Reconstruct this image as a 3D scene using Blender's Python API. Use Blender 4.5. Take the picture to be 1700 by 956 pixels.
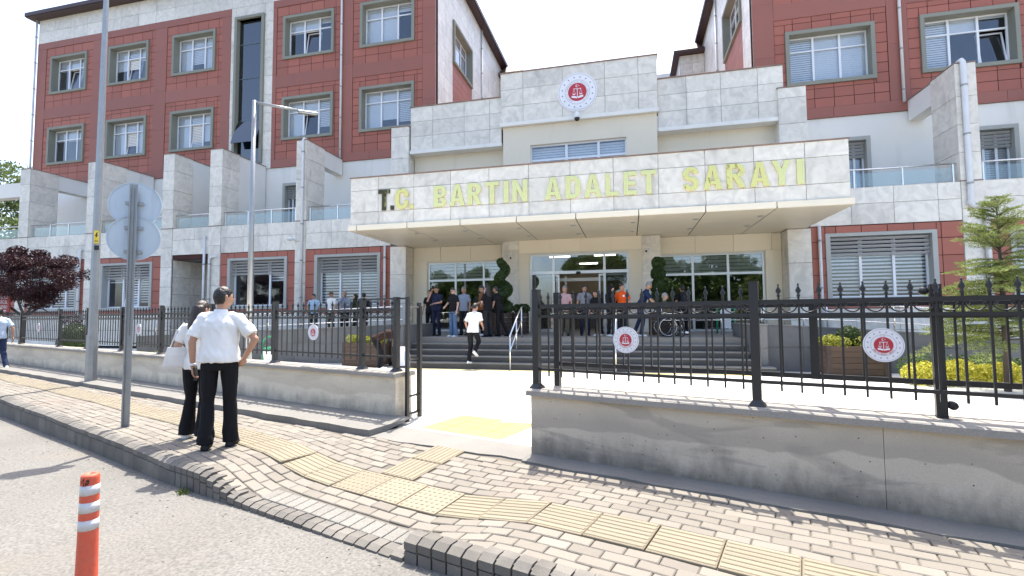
import bpy, bmesh, math, random
import numpy as np
from mathutils import Vector, Matrix, Euler
random.seed(7); rng = np.random.default_rng(7)
R = math.radians
for o in list(bpy.data.objects): bpy.data.objects.remove(o)
scene = bpy.context.scene
col = scene.collection

# ---------------------------------------------------------------- camera
CAM_H = 1.40
cam_data = bpy.data.cameras.new('camera'); cam = bpy.data.objects.new('camera', cam_data); col.objects.link(cam)
cam_data.sensor_width = 36.0; cam_data.lens = 36.0 * 807.2 / 1700.0
cam_data.clip_start = 0.05; cam_data.clip_end = 3000
def aim(yaw, pitch, roll):
    f0 = Vector((math.sin(yaw), math.cos(yaw), 0)); r0 = Vector((math.cos(yaw), -math.sin(yaw), 0)); z = Vector((0, 0, 1))
    f = math.cos(pitch) * f0 + math.sin(pitch) * z; u = math.cos(pitch) * z - math.sin(pitch) * f0
    r = math.cos(roll) * r0 + math.sin(roll) * u; u2 = math.cos(roll) * u - math.sin(roll) * r0
    return Matrix(((r.x, u2.x, -f.x, 0), (r.y, u2.y, -f.y, 0), (r.z, u2.z, -f.z, 0), (0, 0, 0, 1)))
cam.matrix_world = Matrix.Translation((0, 0, CAM_H)) @ aim(R(-13.456), R(3.228), R(-0.4415))
scene.camera = cam

# ---------------------------------------------------------------- sky, sun, exposure
SUN_EL, SUN_AZ = R(69), R(-6)        # azimuth measured from +Y (behind the building) towards +X
world = bpy.data.worlds.new('World'); scene.world = world; world.use_nodes = True
nt = world.node_tree; nt.nodes.clear()
sky = nt.nodes.new('ShaderNodeTexSky'); sky.sky_type = 'NISHITA'; sky.sun_disc = False
sky.sun_elevation = SUN_EL; sky.sun_rotation = SUN_AZ; sky.air_density = 0.9; sky.dust_density = 3.0; sky.ozone_density = 0.5
bg = nt.nodes.new('ShaderNodeBackground'); bg.inputs['Strength'].default_value = 0.15
wo = nt.nodes.new('ShaderNodeOutputWorld')
nt.links.new(sky.outputs[0], bg.inputs[0]); nt.links.new(bg.outputs[0], wo.inputs[0])
sd = bpy.data.lights.new('sun', 'SUN'); sd.energy = 3.1; sd.angle = R(0.55); sd.color = (1.0, 0.95, 0.86)
sun = bpy.data.objects.new('sun', sd); col.objects.link(sun)
sdir = Vector((math.sin(SUN_AZ) * math.cos(SUN_EL), math.cos(SUN_AZ) * math.cos(SUN_EL), math.sin(SUN_EL)))
sun.rotation_euler = sdir.to_track_quat('Z', 'Y').to_euler(); sun.location = sdir * 60
vs = scene.view_settings; vs.view_transform = 'Standard'; vs.look = 'None'; vs.gamma = 1; vs.use_curve_mapping = False
vs.exposure = 1.72

# ---------------------------------------------------------------- materials
MATS = {}
def srgb(r, g, b):
    f = lambda c: (c / 255 / 12.92) if c / 255 <= 0.04045 else ((c / 255 + 0.055) / 1.055) ** 2.4
    return (f(r), f(g), f(b))
def mat(name, color, rough=0.7, var=0.0, nscale=3.0, namp=0.0, ncol=None, bump=0.0, bscale=40.0, metal=0.0, spec=0.5,
        stain=None, fine=0.0, fscale=120.0, distort=0.0):
    """one principled surface: colour, per-piece value shift (var), soft mottling (namp towards ncol), fine grain and bump"""
    m = bpy.data.materials.new(name); m.use_nodes = True; MATS[name] = m
    t = m.node_tree; N = t.nodes; Lk = t.links.new
    b = N['Principled BSDF']; b.inputs['Roughness'].default_value = rough; b.inputs['Metallic'].default_value = metal
    b.inputs['Specular IOR Level'].default_value = spec
    rgb = N.new('ShaderNodeRGB'); rgb.outputs[0].default_value = (*color, 1); cur = rgb.outputs[0]
    geo = N.new('ShaderNodeNewGeometry')
    pos = geo.outputs['Position']
    rnd = None
    if var or distort:
        oi = N.new('ShaderNodeObjectInfo'); ad = N.new('ShaderNodeMath'); ad.operation = 'ADD'
        Lk(oi.outputs['Random'], ad.inputs[0]); Lk(geo.outputs['Random Per Island'], ad.inputs[1])
        fr = N.new('ShaderNodeMath'); fr.operation = 'FRACT'; Lk(ad.outputs[0], fr.inputs[0]); rnd = fr.outputs[0]
        sc = N.new('ShaderNodeVectorMath'); sc.operation = 'SCALE'; sc.inputs[0].default_value = (37.0, 17.0, 23.0); Lk(rnd, sc.inputs['Scale'])
        a2 = N.new('ShaderNodeVectorMath'); a2.operation = 'ADD'; Lk(pos, a2.inputs[0]); Lk(sc.outputs[0], a2.inputs[1]); pos = a2.outputs[0]
    def noise(scale, detail=4, dist=0.0, src=None):
        n = N.new('ShaderNodeTexNoise'); n.inputs['Scale'].default_value = scale; n.inputs['Detail'].default_value = detail
        n.inputs['Distortion'].default_value = dist; Lk(src or pos, n.inputs['Vector']); return n.outputs['Fac']
    def ramp(v, lo, hi):
        r = N.new('ShaderNodeMapRange'); r.inputs['From Min'].default_value = lo; r.inputs['From Max'].default_value = hi; Lk(v, r.inputs['Value']); return r.outputs[0]
    def mixc(fac, a, bcol, mode='MIX'):
        x = N.new('ShaderNodeMix'); x.data_type = 'RGBA'; x.blend_type = mode
        if isinstance(fac, float): x.inputs['Factor'].default_value = fac
        else: Lk(fac, x.inputs['Factor'])
        Lk(a, x.inputs['A'])
        if isinstance(bcol, tuple): x.inputs['B'].default_value = (*bcol, 1)
        else: Lk(bcol, x.inputs['B'])
        return x.outputs['Result']
    def mul(v, k):
        x = N.new('ShaderNodeMath'); x.operation = 'MULTIPLY'; Lk(v, x.inputs[0]); x.inputs[1].default_value = k; return x.outputs[0]
    if namp:
        v = ramp(noise(nscale, 6, distort), 0.36, 0.68)
        cur = mixc(mul(v, namp), cur, ncol or tuple(c * 0.6 for c in color))
    if fine:
        v = ramp(noise(fscale, 3), 0.3, 0.75)
        cur = mixc(mul(v, fine), cur, tuple(c * 0.35 for c in color))
    if var:
        hv = N.new('ShaderNodeHueSaturation'); Lk(cur, hv.inputs['Color'])
        r = N.new('ShaderNodeMapRange'); Lk(rnd, r.inputs['Value']); r.inputs['To Min'].default_value = 1 - var; r.inputs['To Max'].default_value = 1 + var
        Lk(r.outputs[0], hv.inputs['Value']); cur = hv.outputs['Color']
    if stain:                                   # (colour, scale xyz, lo, hi, amount): streaks and patches of dirt
        mp = N.new('ShaderNodeMapping'); mp.inputs['Scale'].default_value = stain[1]; Lk(geo.outputs['Position'], mp.inputs['Vector'])
        v = ramp(noise(1.0, 5, 0.6, mp.outputs[0]), stain[2], stain[3])
        cur = mixc(mul(v, stain[4]), cur, stain[0])
    Lk(cur, b.inputs['Base Color'])
    if bump:
        bp = N.new('ShaderNodeBump'); bp.inputs['Strength'].default_value = bump; bp.inputs['Distance'].default_value = 0.01
        Lk(noise(bscale, 5), bp.inputs['Height']); Lk(bp.outputs[0], b.inputs['Normal'])
    return m

mat('marble', (0.79, 0.75, 0.665), 0.45, var=0.085, nscale=2.4, namp=0.6, ncol=(0.52, 0.50, 0.445), bump=0.05, distort=1.6, fine=0.12, fscale=60,
    stain=((0.30, 0.29, 0.27), (1.6, 1.6, 0.5), 0.56, 0.80, 0.55))
mat('stone_joint', (0.16, 0.16, 0.155), 0.9)
mat('red_panel', (0.365, 0.118, 0.080), 0.6, var=0.10, nscale=2.2, namp=0.3, ncol=(0.31, 0.112, 0.082), fine=0.12, fscale=90, bump=0.05)
mat('red_band', (0.31, 0.110, 0.080), 0.6, var=0.06, nscale=1.0, namp=0.45, ncol=(0.27, 0.112, 0.086), bump=0.04,
    stain=((0.20, 0.10, 0.09), (2.0, 2.0, 0.5), 0.55, 0.85, 0.5))
mat('red_joint', (0.055, 0.016, 0.014), 0.9)
mat('white_render', (0.80, 0.785, 0.73), 0.85, nscale=0.7, namp=0.25, ncol=(0.66, 0.665, 0.65), bump=0.06, bscale=80, stain=((0.40, 0.39, 0.36), (1.2, 1.2, 0.22), 0.58, 0.85, 0.4))
mat('cream_render', (0.76, 0.69, 0.55), 0.8, nscale=0.6, namp=0.25, ncol=(0.60, 0.54, 0.44), bump=0.04, bscale=80, stain=((0.45, 0.39, 0.30), (1.5, 1.5, 0.25), 0.60, 0.88, 0.4))
mat('composite_panel', (0.82, 0.74, 0.58), 0.38, var=0.03, nscale=0.8, namp=0.15, ncol=(0.74, 0.66, 0.52), spec=0.6)
mat('surround', (0.25, 0.252, 0.205), 0.7, nscale=1.5, namp=0.3, ncol=(0.19, 0.20, 0.18), bump=0.04)
mat('surround_light', (0.40, 0.41, 0.385), 0.7, nscale=1.5, namp=0.3, ncol=(0.33, 0.34, 0.32), bump=0.04)
mat('pvc', (0.80, 0.82, 0.85), 0.3, nscale=2, namp=0.1)
mat('aluminium', (0.62, 0.63, 0.63), 0.32, metal=0.75, nscale=3, namp=0.1)
mat('blind', (0.82, 0.82, 0.81), 0.75, nscale=6, namp=0.12)
mat('blind_grey', (0.42, 0.42, 0.41), 0.75, nscale=6, namp=0.12)
mat('louvre', (0.52, 0.53, 0.53), 0.45, metal=0.4)
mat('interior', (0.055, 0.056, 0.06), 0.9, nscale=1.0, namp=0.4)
mat('interior_warm', (0.50, 0.44, 0.34), 0.85, nscale=1.0, namp=0.2)
mat('interior_dark', (0.03, 0.03, 0.032), 0.8)
mat('roof_brown', (0.055, 0.030, 0.028), 0.5, nscale=2, namp=0.3)
mat('flashing', (0.30, 0.20, 0.16), 0.6, nscale=3, namp=0.6, ncol=(0.15, 0.11, 0.09))
mat('pipe', (0.66, 0.67, 0.67), 0.4, nscale=2.5, namp=0.3, ncol=(0.5, 0.5, 0.49), stain=((0.35, 0.34, 0.32), (3, 3, 0.7), 0.6, 0.85, 0.5))
mat('curtain_glass_frame', (0.10, 0.13, 0.14), 0.4, metal=0.3)
mat('road', (0.20, 0.191, 0.173), 0.95, nscale=0.8, namp=0.6, ncol=(0.144, 0.134, 0.117), fine=0.85, fscale=48, bump=0.45, bscale=75,
    stain=((0.194, 0.163, 0.120), (0.7, 0.7, 0.7), 0.56, 0.8, 0.5))
mat('ground_earth', (0.16, 0.15, 0.12), 0.95, nscale=0.4, namp=0.5)
mat('mortar_bed', (0.145, 0.129, 0.106), 0.95, nscale=4, namp=0.4, fine=0.3, fscale=150)
mat('paver', (0.212, 0.190, 0.158), 0.88, var=0.13, nscale=2.2, namp=0.35, ncol=(0.154, 0.137, 0.114), fine=0.30, fscale=190, bump=0.25, bscale=120,
    stain=((0.194, 0.136, 0.110), (0.5, 0.5, 0.5), 0.54, 0.72, 0.38))
mat('infill_block', (0.216, 0.205, 0.180), 0.9, var=0.08, nscale=9, namp=0.5, ncol=(0.25, 0.24, 0.22), fine=0.6, fscale=90, bump=0.4, bscale=70)
mat('kerb_stone', (0.165, 0.152, 0.132), 0.9, var=0.2, nscale=5, namp=0.45, ncol=(0.070, 0.068, 0.065), fine=0.3, fscale=150, bump=0.3, bscale=80)
mat('tactile', (0.238, 0.200, 0.134), 0.8, var=0.10, nscale=2.0, namp=0.75, ncol=(0.20, 0.172, 0.128), fine=0.25, fscale=150, bump=0.15, bscale=120)
mat('yellow_paint', (0.47, 0.37, 0.115), 0.75, var=0.05, nscale=3, namp=0.35, ncol=(0.46, 0.37, 0.15), fine=0.2)
mat('plaza_tile', (0.68, 0.66, 0.61), 0.6, var=0.045, nscale=1.2, namp=0.3, ncol=(0.58, 0.56, 0.51), distort=1.0, fine=0.1)
mat('plaza_bed', (0.55, 0.53, 0.49), 0.8, nscale=1.0, namp=0.25)
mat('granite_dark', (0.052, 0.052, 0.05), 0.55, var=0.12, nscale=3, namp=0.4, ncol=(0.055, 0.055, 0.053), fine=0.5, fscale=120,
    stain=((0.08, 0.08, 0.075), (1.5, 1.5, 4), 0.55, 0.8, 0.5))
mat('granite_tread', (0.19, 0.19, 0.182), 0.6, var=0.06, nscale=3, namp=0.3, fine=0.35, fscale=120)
mat('landing_tile', (0.22, 0.21, 0.19), 0.5, nscale=2, namp=0.3, fine=0.2)
mat('ramp_slab', (0.125, 0.127, 0.128), 0.6, var=0.10, nscale=1.6, namp=0.5, ncol=(0.084, 0.087, 0.090), distort=1.2,
    stain=((0.06, 0.06, 0.06), (1.2, 1.2, 0.8), 0.60, 0.74, 0.8))
mat('iron', (0.017, 0.017, 0.018), 0.42, nscale=8, namp=0.3, ncol=(0.03, 0.03, 0.03), bump=0.05, spec=0.5)
mat('galvanised', (0.36, 0.375, 0.38), 0.42, metal=0.55, nscale=5, namp=0.4, ncol=(0.27, 0.28, 0.285), bump=0.03, fine=0.15, fscale=25)
mat('sign_back', (0.52, 0.59, 0.65), 0.36, metal=0.25, nscale=3, namp=0.4, ncol=(0.44, 0.50, 0.56), stain=((0.25, 0.27, 0.29), (9, 9, 1.2), 0.5, 0.8, 0.4))
mat('steel', (0.72, 0.72, 0.71), 0.22, metal=0.9)
mat('brass', (0.80, 0.66, 0.26), 0.18, metal=0.9, bump=0.3, bscale=3, nscale=2, namp=0.2, ncol=(0.76, 0.66, 0.34))
mat('brass_worn', (0.80, 0.64, 0.22), 0.2, metal=0.88, stain=((0.36, 0.25, 0.05), (7, 7, 5), 0.60, 0.64, 0.75))
mat('brass_dark_reflection', (0.075, 0.062, 0.03), 0.25, metal=0.85, stain=((0.5, 0.44, 0.17), (5, 5, 2), 0.58, 0.64, 0.8))  # same brass; the dark reflection on these letters is painted into the base colour
mat('emblem_white', (0.78, 0.77, 0.80), 0.35)
mat('emblem_grey', (0.22, 0.24, 0.30), 0.5)
mat('emblem_red', (0.46, 0.028, 0.045), 0.4)
mat('sign_red', (0.30, 0.025, 0.03), 0.4)
mat('sign_yellow', (0.75, 0.55, 0.04), 0.5)
mat('black_plastic', (0.015, 0.015, 0.016), 0.35)
mat('white_plastic', (0.72, 0.73, 0.74), 0.4, nscale=4, namp=0.1)
mat('pale_blue', (0.45, 0.58, 0.75), 0.5, nscale=6, namp=0.4, ncol=(0.7, 0.75, 0.8))
mat('green_paint', (0.03, 0.27, 0.12), 0.4, nscale=4, namp=0.2)
mat('orange_plastic', (0.68, 0.10, 0.045), 0.55, nscale=9, namp=0.55, ncol=(0.52, 0.12, 0.075), fine=0.25, fscale=45, stain=((0.45, 0.15, 0.10), (5, 5, 9), 0.58, 0.8, 0.5))
mat('reflective_band', (0.62, 0.62, 0.62), 0.4, nscale=7, namp=0.4, ncol=(0.42, 0.42, 0.42), fine=0.25, fscale=70)
mat('wood_planter', (0.065, 0.040, 0.026), 0.7, var=0.18, nscale=5, namp=0.5, ncol=(0.07, 0.04, 0.025), bump=0.15, bscale=30)
mat('wood_dark', (0.045, 0.03, 0.024), 0.65, nscale=5, namp=0.4)
mat('soil', (0.03, 0.022, 0.016), 0.95)
mat('bark', (0.09, 0.07, 0.055), 0.9, nscale=9, namp=0.6, bump=0.6, bscale=30)
mat('bark_purple', (0.075, 0.055, 0.05), 0.9, nscale=9, namp=0.6, bump=0.6, bscale=30)

def wall_mat(name, color, dark, damp, patch):
    """cast concrete: pour patches, runs from the cap, damp dirt with an uneven tide line above the footing"""
    m = mat(name, color, 0.92, nscale=1.1, namp=0.7, ncol=dark, bump=0.35, bscale=35, fine=0.28, fscale=130,
            stain=(patch, (1.4, 1.4, 5.5), 0.52, 0.60, 0.55))
    t = m.node_tree; N = t.nodes; Lk = t.links.new; b = N['Principled BSDF']
    src = b.inputs['Base Color'].links[0].from_socket
    g = N.new('ShaderNodeNewGeometry'); sp = N.new('ShaderNodeSeparateXYZ'); Lk(g.outputs['Position'], sp.inputs[0])
    n = N.new('ShaderNodeTexNoise'); n.inputs['Scale'].default_value = 3.4; n.inputs['Detail'].default_value = 10; n.inputs['Roughness'].default_value = 0.62; mq = N.new('ShaderNodeMapping'); mq.inputs['Scale'].default_value = (1.5, 1.5, 0.7); Lk(g.outputs['Position'], mq.inputs['Vector']); Lk(mq.outputs[0], n.inputs['Vector'])
    a = N.new('ShaderNodeMath'); a.operation = 'MULTIPLY_ADD'; Lk(n.outputs['Fac'], a.inputs[0]); a.inputs[1].default_value = -0.55; Lk(sp.outputs['Z'], a.inputs[2])
    r = N.new('ShaderNodeMapRange'); Lk(a.outputs[0], r.inputs['Value']); r.inputs['From Min'].default_value = 0.0; r.inputs['From Max'].default_value = -0.26
    r.inputs['To Max'].default_value = 0.8
    x = N.new('ShaderNodeMix'); x.data_type = 'RGBA'; Lk(r.outputs[0], x.inputs['Factor']); Lk(src, x.inputs['A']); x.inputs['B'].default_value = (*damp, 1)
    v = N.new('ShaderNodeTexVoronoi'); v.inputs['Scale'].default_value = 15.0; Lk(g.outputs['Position'], v.inputs['Vector'])
    r2 = N.new('ShaderNodeMapRange'); Lk(v.outputs['Distance'], r2.inputs['Value']); r2.inputs['From Min'].default_value = 0.085; r2.inputs['From Max'].default_value = 0.06
    nb = N.new('ShaderNodeTexNoise'); nb.inputs['Scale'].default_value = 0.9; nb.inputs['Detail'].default_value = 9; Lk(g.outputs['Position'], nb.inputs['Vector'])
    hb_ = N.new('ShaderNodeMath'); hb_.operation = 'MULTIPLY_ADD'; Lk(nb.outputs['Fac'], hb_.inputs[0]); hb_.inputs[1].default_value = -0.5; Lk(sp.outputs['Z'], hb_.inputs[2])
    e1 = N.new('ShaderNodeMapRange'); Lk(hb_.outputs[0], e1.inputs['Value']); e1.inputs['From Min'].default_value = 0.085; e1.inputs['From Max'].default_value = 0.10
    e2 = N.new('ShaderNodeMapRange'); Lk(hb_.outputs[0], e2.inputs['Value']); e2.inputs['From Min'].default_value = 0.30; e2.inputs['From Max'].default_value = 0.16
    em = N.new('ShaderNodeMath'); em.operation = 'MULTIPLY'; Lk(e1.outputs[0], em.inputs[0]); Lk(e2.outputs[0], em.inputs[1])
    em2 = N.new('ShaderNodeMath'); em2.operation = 'MULTIPLY'; Lk(em.outputs[0], em2.inputs[0]); em2.inputs[1].default_value = 0.55
    xb = N.new('ShaderNodeMix'); xb.data_type = 'RGBA'; Lk(em2.outputs[0], xb.inputs['Factor']); Lk(x.outputs['Result'], xb.inputs['A']); xb.inputs['B'].default_value = (*patch, 1); x = xb
    x2 = N.new('ShaderNodeMix'); x2.data_type = 'RGBA'; Lk(r2.outputs[0], x2.inputs['Factor']); Lk(x.outputs['Result'], x2.inputs['A']); x2.inputs['B'].default_value = (0.05, 0.05, 0.05, 1)
    Lk(x2.outputs['Result'], b.inputs['Base Color'])
    return m
wall_mat('concrete_wall', (0.60, 0.53, 0.425), (0.46, 0.41, 0.335), (0.13, 0.115, 0.095), (0.29, 0.26, 0.22))
wall_mat('concrete_pale', (0.74, 0.665, 0.53), (0.62, 0.555, 0.44), (0.22, 0.20, 0.165), (0.50, 0.44, 0.35))
mat('concrete_cap', (0.315, 0.289, 0.251), 0.9, nscale=2.5, namp=0.6, ncol=(0.27, 0.26, 0.24), fine=0.4, fscale=110, bump=0.4, bscale=60)
mat('concrete_floor', (0.210, 0.201, 0.182), 0.9, nscale=1.8, namp=0.5, ncol=(0.142, 0.135, 0.122), fine=0.3, fscale=110, bump=0.35, bscale=60)

def glass(name, tint, mirror, base=0.04):
    m = bpy.data.materials.new(name); m.use_nodes = True; MATS[name] = m; t = m.node_tree; t.nodes.clear()
    o = t.nodes.new('ShaderNodeOutputMaterial'); tr = t.nodes.new('ShaderNodeBsdfTransparent'); tr.inputs[0].default_value = (*tint, 1)
    gl = t.nodes.new('ShaderNodeBsdfGlossy'); gl.inputs['Roughness'].default_value = 0.015; gl.inputs[0].default_value = (0.95, 0.97, 1, 1)
    lw = t.nodes.new('ShaderNodeLayerWeight'); lw.inputs[0].default_value = 0.5
    fr = t.nodes.new('ShaderNodeMath'); fr.operation = 'POWER'; fr.inputs[1].default_value = 4.5; t.links.new(lw.outputs['Facing'], fr.inputs[0])
    ma = t.nodes.new('ShaderNodeMath'); ma.operation = 'MULTIPLY_ADD'; ma.use_clamp = True; ma.inputs[1].default_value = mirror; ma.inputs[2].default_value = base
    t.links.new(fr.outputs[0], ma.inputs[0])
    mx = t.nodes.new('ShaderNodeMixShader'); t.links.new(ma.outputs[0], mx.inputs[0]); t.links.new(tr.outputs[0], mx.inputs[1]); t.links.new(gl.outputs[0], mx.inputs[2])
    t.links.new(mx.outputs[0], o.inputs[0]); return m
glass('pane', (0.88, 0.91, 0.94), 0.9, 0.075)
glass('pane_entrance', (0.70, 0.73, 0.74), 0.9, 0.14)
glass('pane_curtain', (0.10, 0.15, 0.18), 0.9, 0.14)
glass('pane_rail', (0.88, 0.93, 0.92), 0.9, 0.07)
def emit(name, c, s):
    m = bpy.data.materials.new(name); m.use_nodes = True; MATS[name] = m
    b = m.node_tree.nodes['Principled BSDF']; b.inputs['Emission Color'].default_value = (*c, 1); b.inputs['Emission Strength'].default_value = s
emit('tube_light', (1, 0.96, 0.88), 4.0)

def leaf_mat(name, c1, c2, trans=0.35, rough=0.5):
    m = bpy.data.materials.new(name); m.use_nodes = True; MATS[name] = m; t = m.node_tree; N = t.nodes; Lk = t.links.new
    b = N['Principled BSDF']; b.inputs['Roughness'].default_value = rough; b.inputs['Specular IOR Level'].default_value = 0.35
    g = N.new('ShaderNodeNewGeometry'); x = N.new('ShaderNodeMix'); x.data_type = 'RGBA'
    x.inputs['A'].default_value = (*c1, 1); x.inputs['B'].default_value = (*c2, 1); Lk(g.outputs['Random Per Island'], x.inputs['Factor'])
    Lk(x.outputs['Result'], b.inputs['Base Color'])
    tl = N.new('ShaderNodeBsdfTranslucent'); Lk(x.outputs['Result'], tl.inputs[0]); ms = N.new('ShaderNodeMixShader'); ms.inputs[0].default_value = trans
    o = N['Material Output']; Lk(b.outputs[0], ms.inputs[1]); Lk(tl.outputs[0], ms.inputs[2]); Lk(ms.outputs[0], o.inputs[0]); return m
leaf_mat('leaf_green', (0.035, 0.075, 0.015), (0.10, 0.15, 0.03))
leaf_mat('leaf_pale', (0.07, 0.11, 0.03), (0.15, 0.19, 0.06))
leaf_mat('leaf_topiary', (0.014, 0.032, 0.008), (0.075, 0.12, 0.032), 0.25)
leaf_mat('leaf_purple', (0.022, 0.008, 0.012), (0.055, 0.018, 0.022), 0.2)
leaf_mat('leaf_yellow', (0.32, 0.33, 0.03), (0.66, 0.60, 0.10), 0.4)
leaf_mat('leaf_lime', (0.16, 0.19, 0.02), (0.42, 0.42, 0.07), 0.35)
leaf_mat('needle', (0.075, 0.13, 0.035), (0.30, 0.33, 0.09), 0.35)
leaf_mat('grass_blade', (0.08, 0.12, 0.03), (0.20, 0.24, 0.08), 0.3)
def cloth(name, c, bump=0.25): mat(name, c, 0.85, nscale=5, namp=0.3, bump=bump, bscale=14, spec=0.2)
for n_, c_ in dict(white=(0.78, 0.78, 0.76), black=(0.010, 0.010, 0.012), navy=(0.014, 0.018, 0.042), jeans=(0.10, 0.16, 0.27), brown=(0.20, 0.075, 0.03),
                   orange=(0.62, 0.085, 0.012), pink=(0.42, 0.27, 0.28), grey=(0.20, 0.205, 0.225), lightblue=(0.36, 0.50, 0.64), greyblue=(0.26, 0.30, 0.37),
                   olive=(0.035, 0.04, 0.022), charcoal=(0.025, 0.025, 0.028), darkbrown=(0.030, 0.014, 0.010), polo=(0.014, 0.028, 0.07),
                   denim_dark=(0.028, 0.040, 0.085), khaki=(0.10, 0.085, 0.06), paleblue=(0.50, 0.60, 0.72), bag_white=(0.66, 0.65, 0.62)).items():
    cloth('cloth_' + n_, c_)
mat('skin', (0.42, 0.235, 0.155), 0.55, nscale=9, namp=0.2, ncol=(0.37, 0.18, 0.12))
mat('skin_pale', (0.50, 0.31, 0.225), 0.55, nscale=9, namp=0.2, ncol=(0.44, 0.24, 0.17))
mat('hair_black', (0.012, 0.009, 0.008), 0.45, nscale=30, namp=0.5, bump=0.5, bscale=90)
mat('hair_brown', (0.028, 0.016, 0.011), 0.45, nscale=30, namp=0.5, bump=0.5, bscale=90)
mat('hair_grey', (0.22, 0.21, 0.20), 0.6, nscale=30, namp=0.5, bump=0.4, bscale=90)
mat('lip', (0.30, 0.11, 0.09), 0.5)
mat('eye_dark', (0.02, 0.015, 0.012), 0.2)

# ---------------------------------------------------------------- mesh building
class MB:
    def __init__(s): s.v = []; s.f = []; s.smooth = []
    def add(s, vs, fs, smooth=False):
        o = len(s.v); s.v += [tuple(p) for p in vs]; s.f += [tuple(i + o for i in q) for q in fs]; s.smooth += [smooth] * len(fs); return s
    def box(s, x0, x1, y0, y1, z0, z1):
        return s.add([(x0, y0, z0), (x1, y0, z0), (x1, y1, z0), (x0, y1, z0), (x0, y0, z1), (x1, y0, z1), (x1, y1, z1), (x0, y1, z1)],
                     [(0, 3, 2, 1), (4, 5, 6, 7), (0, 1, 5, 4), (1, 2, 6, 5), (2, 3, 7, 6), (3, 0, 4, 7)])
    def chamfer(s, x0, x1, y0, y1, z0, z1, c):
        i = len(s.v)
        b = [(x0, y0, z0), (x1, y0, z0), (x1, y1, z0), (x0, y1, z0)]; m = [(p[0], p[1], z1 - c) for p in b]
        t = [(x0 + c, y0 + c, z1), (x1 - c, y0 + c, z1), (x1 - c, y1 - c, z1), (x0 + c, y1 - c, z1)]
        fs = [(8, 9, 10, 11)] + [(k, (k + 1) % 4, (k + 1) % 4 + 4, k + 4) for k in range(4)] + [(k + 4, (k + 1) % 4 + 4, (k + 1) % 4 + 8, k + 8) for k in range(4)]
        return s.add(b + m + t, fs)
    def prism(s, poly, d, plane='xz', y0=0.0):
        """polygon (counter-clockwise seen from -Y) in xz at y0, extruded to y0+d"""
        n = len(poly); a = [(p[0], y0, p[1]) for p in poly]; b = [(p[0], y0 + d, p[1]) for p in poly]
        return s.add(a + b, [tuple(range(n)), tuple(range(2 * n - 1, n - 1, -1))] + [(k, k + n, (k + 1) % n + n, (k + 1) % n) for k in range(n)])
    def ring_loft(s, rings, cap=True, smooth=True):
        n = len(rings[0]); vs = [p for r in rings for p in r]; fs = []
        for i in range(len(rings) - 1):
            for k in range(n): fs.append((i * n + k, i * n + (k + 1) % n, (i + 1) * n + (k + 1) % n, (i + 1) * n + k))
        if cap: fs.append(tuple(range(n - 1, -1, -1))); fs.append(tuple((len(rings) - 1) * n + k for k in range(n)))
        return s.add(vs, fs, smooth)
    def tube(s, pts, r, n=8, cap=True, smooth=True):
        pts = [Vector(p) for p in pts]; rs = r if isinstance(r, (list, tuple)) else [r] * len(pts); rings = []; up = None
        for i, p in enumerate(pts):
            d = (pts[min(i + 1, len(pts) - 1)] - pts[max(i - 1, 0)]).normalized()
            if up is None:
                up = Vector((0, 0, 1)) if abs(d.z) < 0.9 else Vector((0, 1, 0))
            a = d.cross(up).normalized(); b = a.cross(d).normalized(); up = b
            rings.append([p + rs[i] * (math.cos(t) * a + math.sin(t) * b) for t in (2 * math.pi * k / n for k in range(n))])
        return s.ring_loft(rings, cap, smooth)
    def capsule(s, pts, rs, n=10):
        """tube with rounded ends"""
        pts = [Vector(p) for p in pts]; rs = list(rs); d0 = (pts[0] - pts[1]).normalized(); d1 = (pts[-1] - pts[-2]).normalized()
        P = [pts[0] + d0 * rs[0] * math.sin(a) for a in (1.35, 0.8, 0.4)] + pts + [pts[-1] + d1 * rs[-1] * math.sin(a) for a in (0.4, 0.8, 1.35)]
        Q = [rs[0] * math.cos(a) for a in (1.35, 0.8, 0.4)] + rs + [rs[-1] * math.cos(a) for a in (0.4, 0.8, 1.35)]
        return s.tube(P, Q, n)
    def cyl(s, p0, p1, r0, r1=None, n=12): return s.tube([p0, p1], [r0, r0 if r1 is None else r1], n)
    def lathe(s, prof, n=16, c=(0, 0, 0)):
        return s.ring_loft([[(c[0] + r * math.cos(t), c[1] + r * math.sin(t), c[2] + z) for t in (2 * math.pi * k / n for k in range(n))] for r, z in prof])
    def ball(s, c, r, n=12, m=8):
        rx, ry, rz = r if isinstance(r, (tuple, list)) else (r, r, r)
        rings = []
        for i in range(m + 1):
            a = math.pi * (i + 0.02) / (m + 0.04) - math.pi / 2
            rings.append([(c[0] + rx * math.cos(a) * math.cos(t), c[1] + ry * math.cos(a) * math.sin(t), c[2] + rz * math.sin(a)) for t in (2 * math.pi * k / n for k in range(n))])
        return s.ring_loft(rings)
    def disc(s, c, r, y, n=32, d=0.004):
        return s.prism([(c[0] + r * math.cos(2 * math.pi * k / n), c[1] + r * math.sin(2 * math.pi * k / n)) for k in range(n)], d, y0=y)
    def annulus(s, c, r0, r1, y, n=40, d=0.003):
        vs = []; fs = []
        for k in range(n):
            t = 2 * math.pi * k / n
            for r in (r0, r1):
                for yy in (y, y + d): vs.append((c[0] + r * math.cos(t), yy, c[1] + r * math.sin(t)))
        for k in range(n):
            a, b = 4 * k, 4 * ((k + 1) % n)
            fs += [(a, a + 2, b + 2, b), (a + 2, a + 3, b + 3, b + 2), (a + 1, b + 1, b + 3, a + 3), (a, b, b + 1, a + 1)]
        return s.add(vs, fs)
    def xf(s, M):
        s.v = [tuple(M @ Vector(p)) for p in s.v]; return s
    def mesh(s, name):
        m = bpy.data.meshes.new(name); m.from_pydata(s.v, [], s.f); m.polygons.foreach_set('use_smooth', s.smooth); m.update(); return m

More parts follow.
